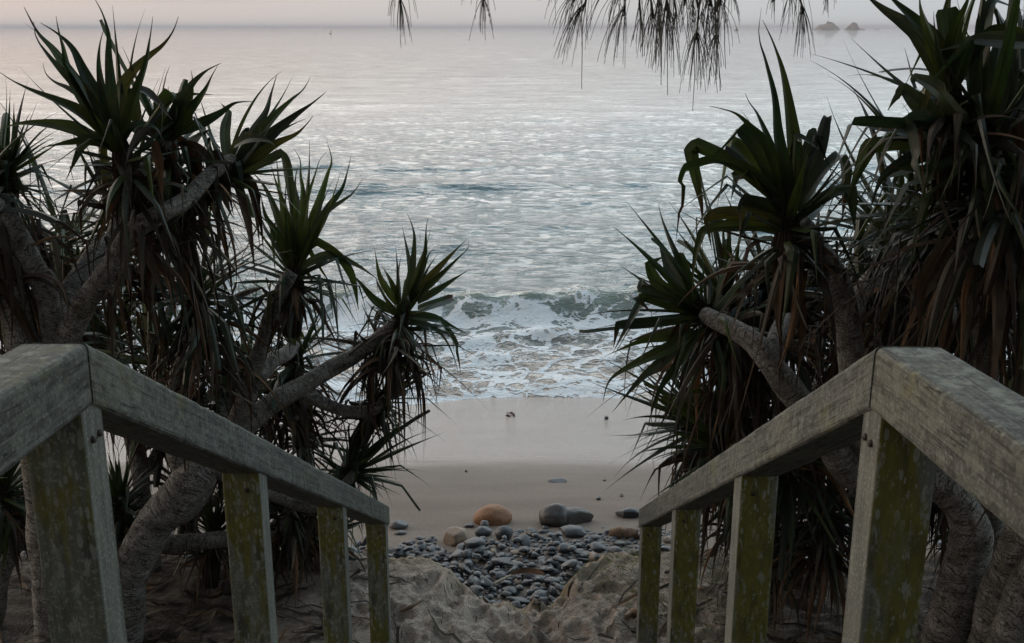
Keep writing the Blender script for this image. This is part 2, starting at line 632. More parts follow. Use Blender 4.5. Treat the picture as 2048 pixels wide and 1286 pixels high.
nt_ = M['sail'].node_tree
tr_ = nt_.nodes.new('ShaderNodeBsdfTranslucent'); tr_.inputs['Color'].default_value = (.9, .84, .68, 1)
mx_ = nt_.nodes.new('ShaderNodeMixShader'); mx_.inputs[0].default_value = .6
nt_.links.new(nt_.nodes['Principled BSDF'].outputs[0], mx_.inputs[1]); nt_.links.new(tr_.outputs[0], mx_.inputs[2])
nt_.links.new(mx_.outputs[0], nt_.nodes['Material Output'].inputs['Surface'])

# ------------------------------------------------------------------ ground sheet
def axis(segs):
    out = []
    for a, b, d in segs:
        k = max(1, int(round((b - a) / d)))
        out += list(np.linspace(a, b, k, endpoint=False))
    out.append(segs[-1][1])
    return np.array(out)


def grid_mesh(name, X, Y, Z):
    ny, nx = X.shape
    v = np.stack([X, Y, Z], -1).reshape(-1, 3)
    idx = np.arange(ny * nx).reshape(ny, nx)
    f = np.stack([idx[:-1, :-1], idx[:-1, 1:], idx[1:, 1:], idx[1:, :-1]], -1).reshape(-1, 4)
    me = bpy.data.meshes.new(name)
    me.vertices.add(len(v)); me.vertices.foreach_set('co', v.ravel())
    me.loops.add(f.size); me.loops.foreach_set('vertex_index', f.ravel().astype(np.int32))
    me.polygons.add(len(f))
    me.polygons.foreach_set('loop_start', (np.arange(len(f)) * 4).astype(np.int32))
    me.polygons.foreach_set('loop_total', np.full(len(f), 4, np.int32))
    me.update(calc_edges=True)
    smooth(me)
    return me


def fattr(me, name, vals):
    a = me.attributes.new(name, 'FLOAT', 'POINT')
    a.data.foreach_set('value', np.asarray(vals, np.float32).ravel())


gx = axis([(-140, -30, 12), (-30, -8, 1.2), (-8, -3, .14), (-3, -1.3, .045), (-1.3, 1.4, .018), (1.4, 3, .045), (3, 8, .14), (8, 30, 1.2), (30, 140, 12)])
gy = axis([(-40, -6, 3), (-6, 3.8, .3), (3.8, 5.2, .05), (5.2, 6.8, .018), (6.8, 8.6, .04), (8.6, 15, .12), (15, 40, 1.2), (40, 200, 16)])
GX, GY = np.meshgrid(gx, gy)
GZ = ground(GX, GY)
me = grid_mesh('ground', GX, GY, GZ)
ye_, _b = edge_y(GX)
fattr(me, 'rim', np.exp(-((GY - ye_ - .02) / .13) ** 2))
tag(link('ground', me, M['sand']), kind='structure')

# ------------------------------------------------------------------ sea
ys = [12.6]
while ys[-1] < 26000:
    y = ys[-1]
    ys.append(y + (.05 if y < 21 else max(.05, .0045 * y if y < 300 else .03 * y)))
ys = np.array(ys)
tt = np.linspace(-1, 1, 420)
WY, WT = np.meshgrid(ys, tt, indexing='ij')
WX = WT * (WY * .72 + 7)
rs = np.random.RandomState(3)
H = np.zeros_like(WX)
dyrow = np.gradient(ys)[:, None]
for i in range(90):
    lam = .35 * (30 ** rs.rand())
    th = rs.randn() * (.30 if lam > 1.5 else .5)
    kx = math.sin(th) * 2 * math.pi / lam
    ky = math.cos(th) * 2 * math.pi / lam
    amp = lam * .0042 * (1 + .5 * rs.rand())
    if lam > 3: amp *= .75
    fade = sst(.5, .22, np.maximum(dyrow, (WY * .72 + 7) * 2 / 420 * abs(math.sin(th)) + .0) / lam)
    ph = rs.rand() * 6.28
    grp = .35 + 1.3 * vn(WX / (lam * 4.0), WY / (lam * 3.0), i)
    H += amp * .75 * fade * grp * (np.exp(1.1 * (np.sin(kx * WX + ky * WY + ph) - 1)) - .45) * 1.5
H *= .24 + .76 * sst(90, 26, WY)
# long swells seen as bands further out
for y0, a, wd, tilt, br in ((29, .09, 1.3, .04, 1), (34, .17, 1.1, .05, 7), (39, .19, 1.2, -.06, 8), (42, .14, 1.5, .02, 9), (47, .10, 3.0, -.05, 2), (70, .05, 5, .02, 3), (105, .05, 9, -.03, 4)):
    yc = y0 + WX * tilt + (vn(WX / (y0 * .25), WX * 0, br) - .5) * y0 * (.045 if br in (7, 8) else .14)
    env = sst(.2, .65, vn(WX / (y0 * .22), WX * 0 + 3, br + 10)) * .7 + .3
    if br in (7, 8): env = .75 + .25 * env
    env = env * (.5 + 1.0 * fbm(WX / 2.2, WY / 2.2, 2, br + 40))
    u = (WY - yc) / wd
    H += a * env * np.exp(-np.where(u < 0, u * 1.7, u * .9) ** 2)
shore = 13.75 + (fbm(WX * .35, WX * 0, 4, 61) - .45) * 1.3 - .75 * np.exp(-((WX + 1.7) / 1.0) ** 2) + .12 * (fbm(WX * 3, WX * 0, 2, 63) - .4)
dsh = WY - shore
calm = sst(0, 9, dsh)
H *= (.18 + .82 * calm)
# the breaking wave
crest = 18.45 - .02 * WX + np.where(WX < 0, .034 * WX ** 2, .012 * WX ** 2) * sst(60, 20, np.abs(WX)) + (fbm(WX * .35, WX * 0, 3, 71) - .45) * 1.0
u = WY - crest
ht = .50 + .22 * (vn(WX * .3, WX * 0, 81) - .5)
front = np.exp(-(np.minimum(u, 0) / .50) ** 2)
back = np.exp(-(np.maximum(u, 0) / 1.9) ** 2)
wave = ht * np.where(u < 0, front, back) * (1 + .35 * (fbm(WX * 2.2, WY * 2.2, 3, 85) - .45))
H += wave
# white water in front of it, and the last small bores on the sand
frontz = sst(.2, -.5, u) * sst(-.2, .8, dsh)
H += frontz * ((fbm(WX * 1.6, WY * 2.4, 4, 91) - .45) * .16 + .04)
for off, a, wd, br in ((.55, .10, .22, 1), (1.6, .09, .35, 2), (2.7, .10, .4, 3)):
    yc = shore + off + (fbm(WX * .5, WX * 0, 3, 100 + br) - .45) * 1.4
    env = sst(.3, .6, vn(WX * .45, WX * 0 + br, 110 + br))
    uu = (WY - yc) / wd
    H += a * (env * .8 + .2) * np.exp(-np.where(uu < 0, uu * 2.0, uu * .8) ** 2)
thin = sst(2.2, -.3, dsh)
WZ = H * (1 - .55 * thin) + .02 * thin
film = ground(WX, WY, False) + .016 - .05 * (1 - sst(-.02, .25, dsh))
WZ = np.where((dsh < 3.0), np.maximum(WZ * sst(-.3, .4, dsh) - .05 * sst(.4, -.1, dsh), film), WZ)
me = grid_mesh('sea', WX, WY, WZ)
foam = np.zeros_like(WX)
foam += .46 * sst(.05, -.5, u) * sst(.0, 1.2, dsh)
patch = fbm(WX * .55, WX * 0 + WY * .25, 3, 121)
foam += (.55 * sst(.40, .60, patch)) * np.exp(-((u + .15) / .42) ** 2)
foam += .28 * np.exp(-((u + .75) / .4) ** 2)
foam += .62 * np.exp(-((dsh - .12) / .16) ** 2) * sst(.25, .55, vn(WX * 1.1, WX * 0, 133))
foam += .30 * np.exp(-((dsh - .4) / .3) ** 2) * sst(.3, .5, vn(WX * .6, WX * 0, 131) + .15)
foam += .30 * np.exp(-((dsh - .75) / .35) ** 2) * sst(.35, .6, fbm(WX * .8, WY, 3, 141))
foam += .40 * np.exp(-((u - 1.3) / .8) ** 2) * sst(0, -4, WX) * sst(.4, .6, fbm(WX * .8, WY * .8, 3, 151))
foam *= sst(120, 40, WY)
fattr(me, 'foam', np.clip(foam, 0, 1.2))
fattr(me, 'shallow', np.clip(sst(6.0, .2, dsh), 0, 1) * .95)
fattr(me, 'face', np.clip(sst(.25, -.1, u) * np.exp(-(np.minimum(u, 0) / .6) ** 2), 0, 1))
tag(link('sea', me, M['water']), kind='structure')

# ------------------------------------------------------------------ islets and boats far out
def lumpy(bm, center, size, seed, sub=3, rough=.35, flat=0):
    r = bmesh.ops.create_icosphere(bm, subdivisions=sub, radius=1)
    rnd = Vector((seed * 3.1, seed * 1.7, seed * .9))
    for v in r['verts']:
        d = v.co.normalized()
        k = 1 + rough * (mnoise.fractal(d * 1.3 + rnd, 1.0, 2.0, 4))
        c = d * k
        if flat and c.z < -flat: c.z = -flat
        v.co = Vector(center) + Vector((c.x * size[0], c.y * size[1], c.z * size[2]))
    return r['verts']


def bm_obj(name, bm, mat, parent=None, sm=True):
    me = bpy.data.meshes.new(name)
    bm.to_mesh(me); bm.free()
    smooth(me, sm)
    return link(name, me, mat, parent)


def islet(px0, px1, prof, label, yd, seed):
    """ridge with the outline prof [(px, height px)] and real thickness"""
    k = yd / (CP + .28 * SP) / F
    bm = bmesh.new()
    rows = 15
    xs = np.linspace(px0, px1, 46)
    hh = np.interp(xs, [p[0] for p in prof], [p[1] for p in prof])
    wid = (px1 - px0) * k * .45
    grid = []
    for j in range(rows):
        t = j / (rows - 1) * 2 - 1
        row = []
        for i, x in enumerate(xs):
            nz = mnoise.fractal(Vector((x * .12, t * 2.0, seed)), 1.0, 2.0, 4)
            h = hh[i] * k * max(0, 1 - abs(t) ** 1.6) * (1 + .28 * nz * (abs(t) > .05)) - 1.5
            row.append(bm.verts.new(((x - 1024) * k + nz * 1.5, yd + t * wid, h)))
        grid.append(row)
    for j in range(rows - 1):
        for i in range(len(xs) - 1):
            bm.faces.new((grid[j][i], grid[j][i + 1], grid[j + 1][i + 1], grid[j + 1][i]))
    bmesh.ops.recalc_face_normals(bm, faces=bm.faces)
    o = bm_obj('rock_islet', bm, M['rock'], sm=False)
    tag(o, label, 'islet')


islet(1624, 1681, [(1624, 0), (1633, 6), (1640, 11), (1650, 12), (1656, 16.5), (1663, 16.5), (1669, 11), (1676, 4), (1681, 0)],
      'larger rocky islet with a double hump on the horizon, left of the pointed one', 2500, 1)
islet(1687, 1722, [(1687, 0), (1693, 5), (1699, 11), (1706, 16), (1712, 13), (1716, 7), (1722, 0)],
      'pointed rocky islet on the horizon, between the double hump and the low skerries', 2500, 2)
islet(1722, 1770, [(1722, 0), (1725, 4.5), (1729, 1.4), (1742, 1.2), (1755, 2.4), (1770, 0)],
      'low flat skerries on the horizon at the right foot of the pointed islet', 2520, 3)

b0 = PZ(661, 67.5, .1)
root = empty('sailboat', b0, 'tiny pale sailing boat near the horizon on the left of the sea', 'sailboat')
k = dep(b0) / F
bm = bmesh.new()
for (a, b) in (((0, 0, .3), 0),):
    hv = []
    for s, (l, w, z) in enumerate(((2.6, .7, .55), (2.2, .5, -.1))):
        hv.append([bm.verts.new(b0 + Vector((-l * .5, 0, z))), bm.verts.new(b0 + Vector((-l * .2, -w, z))), bm.verts.new(b0 + Vector((l * .45, -w * .8, z))),
                   bm.verts.new(b0 + Vector((l * .45, w * .8, z))), bm.verts.new(b0 + Vector((-l * .2, w, z)))])
    bm.faces.new(hv[0]); bm.faces.new(hv[1][::-1])
    for i in range(5):
        bm.faces.new((hv[0][i], hv[1][i], hv[1][(i + 1) % 5], hv[0][(i + 1) % 5]))
bm_obj('hull', bm, M['hull'], root, False)
bm = bmesh.new()
bmesh.ops.create_cone(bm, segments=8, radius1=.05, radius2=.03, depth=4.6, cap_ends=True, matrix=Matrix.Translation(b0 + Vector((0, 0, 2.6))))
bm_obj('mast', bm, M['hull'], root)
st = []
for q in range(2):
    st += [b0 + Vector((.06, .02 - .04 * q, .9)), b0 + Vector((1.45, .25 - .04 * q, .95)), b0 + Vector((.95, .22 - .04 * q, 2.6)), b0 + Vector((.06, .02 - .04 * q, 4.8))]
link('sail', from_pd('sail', st, [(0, 1, 2, 3), (7, 6, 5, 4), (0, 4, 5, 1), (1, 5, 6, 2), (2, 6, 7, 3), (3, 7, 4, 0)], False), M['sail'], root)

b1 = PZ(1472, 61.2, .1)
root = empty('motor_boat', b1, 'tiny motor boat near the horizon below the hanging needles on the right', 'motorboat')
bm = bmesh.new()
hv = []
for l, w, z in ((8.5, 1.3, 1.5), (7.6, 1.0, -.2)):
    hv.append([bm.verts.new(b1 + Vector((-l * .5, 0, z))), bm.verts.new(b1 + Vector((-l * .2, -w, z))), bm.verts.new(b1 + Vector((l * .5, -w, z))),
               bm.verts.new(b1 + Vector((l * .5, w, z))), bm.verts.new(b1 + Vector((-l * .2, w, z)))])
bm.faces.new(hv[0]); bm.faces.new(hv[1][::-1])
for i in range(5):
    bm.faces.new((hv[0][i], hv[1][i], hv[1][(i + 1) % 5], hv[0][(i + 1) % 5]))
bm_obj('hull', bm, M['hull'], root, False)
bm = bmesh.new()
bmesh.ops.create_cube(bm, size=1, matrix=Matrix.Translation(b1 + Vector((.9, 0, 2.5))) @ Matrix.Diagonal((3.2, 1.7, 2.0, 1)))
bmesh.ops.bevel(bm, geom=bm.edges[:], offset=.25, segments=2, affect='EDGES')
bm_obj('cabin', bm, M['hull_dark'], root, False)

# ------------------------------------------------------------------ handrails
GAPW = 1.30
ZK = GAPW * F / (1738 - 190)
ZE = GAPW * F / (1278 - 778)


def back(px, py, zc):
    a = (px - 1024) / F * zc
    b = (py - 643) / F * zc
    return Vector((a, zc * CP - b * SP, EYE - (zc * SP + b * CP)))


def box_faces(bm, c):
    v = [bm.verts.new(p) for p in c]
    for f in ((0, 1, 2, 3), (7, 6, 5, 4), (0, 4, 5, 1), (1, 5, 6, 2), (2, 6, 7, 3), (3, 7, 4, 0)):
        bm.faces.new([v[i] for i in f])


def beam(name, parent, a, b, w_dir, w, h, off=.006):
    """prism from a to b (inner bottom edge), vertical end cuts"""
    bm = bmesh.new()
    wv = Vector((w_dir * w, 0, 0))
    up = Vector((0, 0, h))
    nseg = 1
    box_faces(bm, [a, a + wv, a + wv + up, a + up, b, b + wv, b + wv + up, b + up])
    bmesh.ops.recalc_face_normals(bm, faces=bm.faces)
    ed = [e for e in bm.edges if abs((e.verts[0].co - e.verts[1].co).y) > .2]
    bmesh.ops.bevel(bm, geom=ed, offset=.011, segments=3, affect='EDGES', profile=.5)
    ed = [e for e in bm.edges if abs((e.verts[0].co - e.verts[1].co).y) > .2]
    bmesh.ops.subdivide_edges(bm, edges=ed, cuts=90, use_grid_fill=True)
    for v in bm.verts:
        q = Vector((v.co.x * 30, v.co.y * 5, v.co.z * 30))
        v.co += Vector((mnoise.noise(q), 0, mnoise.noise(q + Vector((9, 3, 1))))) * .0022 + Vector((mnoise.noise(v.co * 45), 0, mnoise.noise(v.co * 45 + Vector((5, 5, 5))))) * .0011
    sl = (b.z - a.z) / (b.y - a.y)
    uv = [(v.co.x, v.co.y * math.hypot(1, sl) * (-1 if sl < -.3 else 1), v.co.z - a.z - sl * (v.co.y - a.y)) for v in bm.verts]
    o = bm_obj(name, bm, M['rail'], parent, False)
    at = o.data.attributes.new('luv', 'FLOAT_VECTOR', 'POINT')
    at.data.foreach_set('vector', np.array(uv, float).ravel())
    return o


def bolt(parent, p, nrm):
    bm = bmesh.new()
    q = Vector((0, 0, 1)).rotation_difference(nrm).to_matrix().to_4x4()
    bmesh.ops.create_cone(bm, segments=10, radius1=.0075, radius2=.006, depth=.008, cap_ends=True, matrix=Matrix.Translation(p) @ q)
    bm_obj('bolt', bm, M['bolt'], parent)


def handrail(side, kpx, epx, p_y, label):
    K = back(kpx[0], kpx[1], ZK)
    E = back(epx[0], epx[1], ZE)
    s = -1 if side == 'L' else 1
    root = empty('handrail', (K.x + s * .045, K.y, gz(K.x + s * .1, K.y)), label, 'handrail', 'timber handrails beside the steps')
    W = .112
    HT = .112
    d = (E - K)
    E2 = E + d.normalized() * .03
    beam('rail_beam', root, K, E2, s, W, HT)
    yb = -1.3
    vp = Vector((-.012, 1, -.055)).normalized()
    back_end = K + vp * ((yb - K.y) / vp.y)
    gap = Vector((s * .002, -.003, -.0015))
    beam('rail_beam', root, back_end, K + gap, s, W, HT)

    def zbot(y):
        if y >= K.y: return K.z + (E.z - K.z) * (y - K.y) / (E.y - K.y)
        return K.z + vp.z * (y - K.y) / vp.y

    for i, yc in enumerate(p_y):
        xin = K.x + (E.x - K.x) * (yc - K.y) / (E.y - K.y)
        x0 = xin + s * .006
        x1 = xin + s * .108
        y0, y1 = yc - .043, yc + .043
        zb = min(gz(x0, yc), gz(x1, yc)) - .35
        bm = bmesh.new()
        top = .012
        box_faces(bm, [Vector((x0, y0, zb)), Vector((x1, y0, zb)), Vector((x1, y0, zbot(y0) + top)), Vector((x0, y0, zbot(y0) + top)),
                       Vector((x0, y1, zb)), Vector((x1, y1, zb)), Vector((x1, y1, zbot(y1) + top)), Vector((x0, y1, zbot(y1) + top))])
        bmesh.ops.recalc_face_normals(bm, faces=bm.faces)
        ed = [e for e in bm.edges if abs((e.verts[0].co - e.verts[1].co).z) > .3]
        bmesh.ops.bevel(bm, geom=ed, offset=.005, segments=2, affect='EDGES', profile=.5)
        me = bpy.data.meshes.new('post')
        off = Vector((xin, yc, zb))
        for v in bm.verts: v.co -= off
        bm.to_mesh(me); bm.free(); smooth(me, False)
        po = link('post', me, M['post'], root)
        po.location = po.location + off
        if i == 0:
            for dy in (-.012, .017):
                bolt(po, Vector((x0 - s * .001, yc + dy, zbot(yc) - .055)), Vector((-s, 0, 0)))
        else:
            bolt(po, Vector((xin + s * (.040), y0 - .001, zbot(y0) - .05)), Vector((0, -1, 0)))
    for yc in (-.1,):
        bm = bmesh.new()
        x0, x1 = K.x + s * .005 + .02 * s * 0, K.x + s * .091
        zb = 3.0
        box_faces(bm, [Vector((x0, yc - .043, zb)), Vector((x1, yc - .043, zb)), Vector((x1, yc - .043, zbot(yc) + .01)), Vector((x0, yc - .043, zbot(yc) + .01)),
                       Vector((x0, yc + .043, zb)), Vector((x1, yc + .043, zb)), Vector((x1, yc + .043, zbot(yc) + .01)), Vector((x0, yc + .043, zbot(yc) + .01))])
        bmesh.ops.recalc_face_normals(bm, faces=bm.faces)
        bm_obj('post', bm, M['post'], root, False)
    return K, E


def zc_to_y(frac):
    return frac


PY = (1.66, 2.68, 3.83, 4.93)
KL, EL = handrail('L', (190, 812), (778, 1050), PY, 'left weathered grey timber handrail on four mossy posts going down to the beach')
KR, ER = handrail('R', (1738, 820), (1278, 1055), PY, 'right weathered grey timber handrail on four mossy posts, lichen blotched on top')

# steps between the rails, under the lower edge of the picture
root = empty('timber_steps', (0, 3.2, 2.4), 'grey timber steps between the two handrails leading down to the sand', 'steps')
nst = 11
for i in range(nst):
    yy = 1.75 + i * .30
    zz = 3.40 - (i + 1) * .17
    if yy > 4.75: break
    bm = bmesh.new()
    bmesh.ops.create_cube(bm, size=1, matrix=Matrix.Translation((-.02, yy + .14, zz - .022)) @ Matrix.Diagonal((1.26, .28, .044, 1)))
    bm_obj('tread', bm, M['tread'], root, False)
bm = bmesh.new()
for k in range(9):
    bmesh.ops.create_cube(bm, size=1, matrix=Matrix.Translation((-.02, 1.62 - k * .145, 3.378)) @ Matrix.Diagonal((1.26, .138, .044, 1)))
bm_obj('landing', bm, M['tread'], root, False)

# ------------------------------------------------------------------ stones
def stone_mesh(name, seed, mat, rough=.22, sub=3, ang=0.0):
    rnd = random.Random(seed)
    bm = bmesh.new()
    r = bmesh.ops.create_icosphere(bm, subdivisions=sub, radius=1)
    o = Vector((rnd.uniform(-50, 50), rnd.uniform(-50, 50), rnd.uniform(-50, 50)))
    planes = []
    for i in range(int(ang * 12)):
        nrm = Vector((rnd.gauss(0, 1), rnd.gauss(0, 1), rnd.gauss(0, 1))).normalized()
        planes.append((nrm, rnd.uniform(.55, .85)))
    for v in r['verts']:
        d = v.co.normalized()
        k = 1 + rough * mnoise.fractal(d * .9 + o, 1.0, 2.0, 3)
        c = d * k
        for nrm, dd in planes:
            e = c.dot(nrm) - dd
            if e > 0: c -= nrm * e * .92
        c += d * .02 * mnoise.noise(d * 5 + o)
        v.co = c
    me = bpy.data.meshes.new(name)
    bm.to_mesh(me); bm.free(); smooth(me)
    me.materials.append(mat)
    return me


CLASSES = {
    'dark_stone': ('smooth dark slate grey cobble lying in the stone bank below the sand', 'dark slate cobbles in the stone bank'),
    'pale_stone': ('rounded pale grey cobble lying among darker ones in the stone bank', 'pale grey cobbles in the stone bank'),
    'brown_stone': ('reddish brown cobble lying among grey ones in the stone bank', 'brown cobbles in the stone bank'),
    'tan_stone': ('sandy tan cobble lying among grey ones in the stone bank', 'tan cobbles in the stone bank'),
}
SM = {c: [stone_mesh('cobble_stone', i * 7 + j * 31, M[c], .32, 3, (.4, .75, .3, 1.0, .7)[i]) for i in range(5)] for j, c in enumerate(CLASSES)}

# hero boulders: (px, py of centre base, width m, depth m, height m, material, rot, rough, angular, sink, label, name)
hero_fp = []


def boulder(px, py, w, d, h, mat, rz, rough, ang, seed, label, sink=.25, tilt=0., cat='boulder', name='boulder'):
    g = G(px, py)
    me = stone_mesh(name, seed, M[mat], rough, 4, ang)
    o = bpy.data.objects.new(name, me)
    o.location = (g.x, g.y + d * .3, g.z + h * (1 - sink) - h * .5)
    o.scale = (w / 2, d / 2, h / 2 * 1.25)
    o.rotation_euler = (tilt, 0, rz)
    COL.objects.link(o)
    tag(o, label, cat)
    hero_fp.append((o.location.x, o.location.y, max(w, d) * .5))
    return o


boulder(985, 1049, .315, .25, .16, 'orange_stone', .1, .12, 0, 11, 'rounded orange boulder lying on the smooth beach sand', .32)
bb = boulder(1113, 1051, .285, .25, .185, 'grey_brown_stone', .15, .12, .3, 12, 'long low grey brown boulder of two joined rounded lobes, lying on the beach sand', .28)
# its second, lower lobe belongs to the same stone: join the meshes
me2 = stone_mesh('lobe', 13, M['grey_brown_stone'], .14, 4, .15)
bmj = bmesh.new()
bmj.from_mesh(bb.data)
n0 = len(bmj.verts)
bmj.from_mesh(me2)
bmj.verts.ensure_lookup_table()
for v in bmj.verts[n0:]:
    v.co = Vector((v.co.x * 1.25 + .92, v.co.y * .9 - .1, v.co.z * .82 - .15))
bmj.to_mesh(bb.data); bmj.free(); smooth(bb.data)
boulder(910, 1090, .29, .20, .125, 'brown_stone', .2, .15, .9, 34, 'angular brown rock with a slanting top at the edge of the cobbles', .2)
boulder(1008, 1079, .15, .12, .095, 'dark_stone', .2, .1, .4, 15, 'dark peaked stone below the orange boulder at the edge of the cobbles', .1, cat='stone', name='beach_stone')
boulder(966, 1073, .15, .11, .075, 'dark_stone', .2, .1, .4, 16, 'dark low wedge stone on the sand just left of the peaked one', .2, cat='stone', name='beach_stone')
boulder(969, 1058, .075, .07, .065, 'pale_stone', .2, .1, .3, 17, 'small pale grey stone touching the foot of the orange boulder', .1, cat='stone', name='beach_stone')
boulder(938, 1055, .11, .07, .03, 'dark_stone', -.1, .2, .6, 18, 'thin dark flat stone on the sand left of the orange boulder', .2, cat='stone', name='beach_stone')
boulder(1064, 1073, .12, .09, .06, 'dark_stone', .3, .1, .5, 19, 'small dark stone alone on the sand below the two lobed boulder', .2, .1, cat='stone', name='beach_stone')
boulder(1146, 1074, .24, .16, .075, 'dark_stone', -.15, .12, .4, 20, 'long flat dark stone on the sand below the two lobed boulder', .2, cat='stone', name='beach_stone')
boulder(1256, 1037, .24, .16, .085, 'dark_stone', .1, .12, .6, 21, 'dark wedge shaped stone on the sand beside the end of the right handrail', .2, cat='stone', name='beach_stone')
boulder(797, 1058, .16, .12, .065, 'pale_stone', .1, .1, .2, 22, 'grey oval stone on the sand beside the end of the left handrail', .2, cat='stone', name='beach_stone')
boulder(801, 1070, .10, .07, .026, 'dark_stone', .1, .1, .2, 23, 'small flat dark stone in front of the grey oval stone by the left handrail', .2, cat='stone', name='beach_stone')
boulder(1116, 965, .19, .12, .035, 'dark_stone', .0, .1, .3, 24, 'flat stone almost buried in the smooth wet sand beyond the boulders', .5, cat='stone', name='beach_stone')
boulder(1197, 1000, .045, .04, .03, 'dark_stone', .0, .1, .3, 25, 'small dark pebble alone on the sand right of the two lobed boulder', .2, cat='pebble', name='pebble')
boulder(1243, 994, .035, .04, .03, 'dark_stone', .0, .1, .3, 26, 'tiny dark pebble on the sand above the dark wedge stone', .2, cat='pebble', name='pebble')
boulder(1209, 962, .035, .03, .02, 'brown_stone', .0, .1, .3, 27, 'tiny brown pebble on the sand near the half buried flat stone', .2, cat='pebble', name='pebble')
boulder(932, 944, .025, .025, .02, 'dark_stone', .0, .1, .3, 28, 'tiny dark pebble alone on the wet sand far above the orange boulder', .2, cat='pebble', name='pebble')
boulder(1213, 838, .055, .05, .035, 'dark_stone', .0, .1, .3, 29, 'small dark pebble on the wet sand at the tips of the right hand leaves', .2, cat='pebble', name='pebble')

# cobble bank: dropped one by one on a height raster
rd = random.Random(42)
X0, X1, Y0, Y1, DX = -7.0, 7.0, 6.0, 9.0, .02
RX = np.arange(X0, X1, DX); RY = np.arange(Y0, Y1, DX)
RGX, RGY = np.meshgrid(RX, RY)
HM = ground(RGX, RGY)


def far_y(x):
    return 7.62 + .12 * math.sin(x * 2.1 + 1) + (.28 * min(1, max(0, (x - .1) / .9))) + (.1 if x < -1 else 0) + .12 * (mnoise.noise(Vector((x * 2.3, 3.3, 0))))


stones = []


def drop(x, y, r, flat, bury):
    rx = r; ry = r * rd.uniform(.62, .95)
    rz = r * flat
    ang = rd.uniform(0, math.pi)
    i0 = max(0, int((x - r - X0) / DX)); i1 = min(len(RX), int((x + r - X0) / DX) + 2)
    j0 = max(0, int((y - r - Y0) / DX)); j1 = min(len(RY), int((y + r - Y0) / DX) + 2)
    if i1 <= i0 or j1 <= j0: return None
    gx_ = RX[i0:i1][None, :] - x; gy_ = RY[j0:j1][:, None] - y
    c, s = math.cos(ang), math.sin(ang)
    a = (gx_ * c + gy_ * s) / rx; b = (-gx_ * s + gy_ * c) / ry
    q = 1 - a * a - b * b
    mask = q > .0
    if not mask.any(): return None
    hz = rz * np.sqrt(np.clip(q, 0, 1))
    sub = HM[j0:j1, i0:i1]
    zc = float(np.max(np.where(mask, sub + hz * .55, -9)))
    zc = zc - bury * rz
    HM[j0:j1, i0:i1] = np.where(mask, np.maximum(sub, zc + hz), sub)
    return (x, y, zc, rx, ry, rz, ang)


cand = []
for layer, num in ((0, 3200), (1, 1100)):
    for _ in range(num):
        x = rd.uniform(-5.5, 5.5) if rd.random() < .45 else rd.gauss(.1, .75)
        ye = float(edge_y(x)[0])
        y0 = ye + .10
        y1 = far_y(x) + (rd.random() ** 3) * .25
        y = rd.uniform(y0, y1)
        r = min(.095, max(.016, math.exp(rd.gauss(math.log(.033), .48))))
        if y > far_y(x) - .1: r *= .8
        if any((x - hx) ** 2 + (y - hy) ** 2 < (hr + r * .6) ** 2 for hx, hy, hr in hero_fp): continue
        if layer == 0:
            # keep a loose packing in the first layer
            if any((x - s[0]) ** 2 + (y - s[1]) ** 2 < (.72 * (s[3] + r)) ** 2 for s in stones): continue
        s_ = drop(x, y, r, rd.uniform(.34, .6), .62 if layer == 0 else .45)
        if s_: stones.append(s_)
# which 300 show largest: nearest the middle gap, by size over distance
def show(s):
    inview = abs(s[0] - .05) < 1.25
    return (1 if inview else .35) * s[3] / s[1]


order = sorted(stones, key=show, reverse=True)
big, rest = order[:300], order[300:]
names = list(CLASSES)
cnt = 0
for i, (x, y, z, rx, ry, rz, a) in enumerate(big):
    t = rd.random()
    c = 'dark_stone' if t < .74 else 'pale_stone' if t < .92 else 'tan_stone' if t < .96 else 'brown_stone'
    o = bpy.data.objects.new('cobble_stone', rd.choice(SM[c]))
    o.location = (x, y, z)
    o.scale = (rx, ry, rz)
    o.rotation_euler = (rd.gauss(0, .15), rd.gauss(0, .15), a)
    COL.objects.link(o)
    tag(o, CLASSES[c][0], 'cobble', CLASSES[c][1])
bm = bmesh.new()
src = [stone_mesh('pebble_source', 90 + i, M['dark_stone'], .3, 2, .4) for i in range(4)]
for i, (x, y, z, rx, ry, rz, a) in enumerate(rest):
    n0 = len(bm.verts)
    bm.from_mesh(src[i % 4])
    bm.verts.ensure_lookup_table()
    mt = Matrix.Translation((x, y, z)) @ Matrix.Rotation(a, 4, 'Z') @ Matrix.Diagonal((rx, ry, rz, 1))
    bmesh.ops.transform(bm, matrix=mt, verts=bm.verts[n0:])
for q in src: bpy.data.meshes.remove(q)
o = bm_obj('cobble_bed', bm, M['dark_stone'])
tag(o, 'bed of smaller grey pebbles and cobbles filling the bank under the big ones', 'pebbles', kind='stuff')


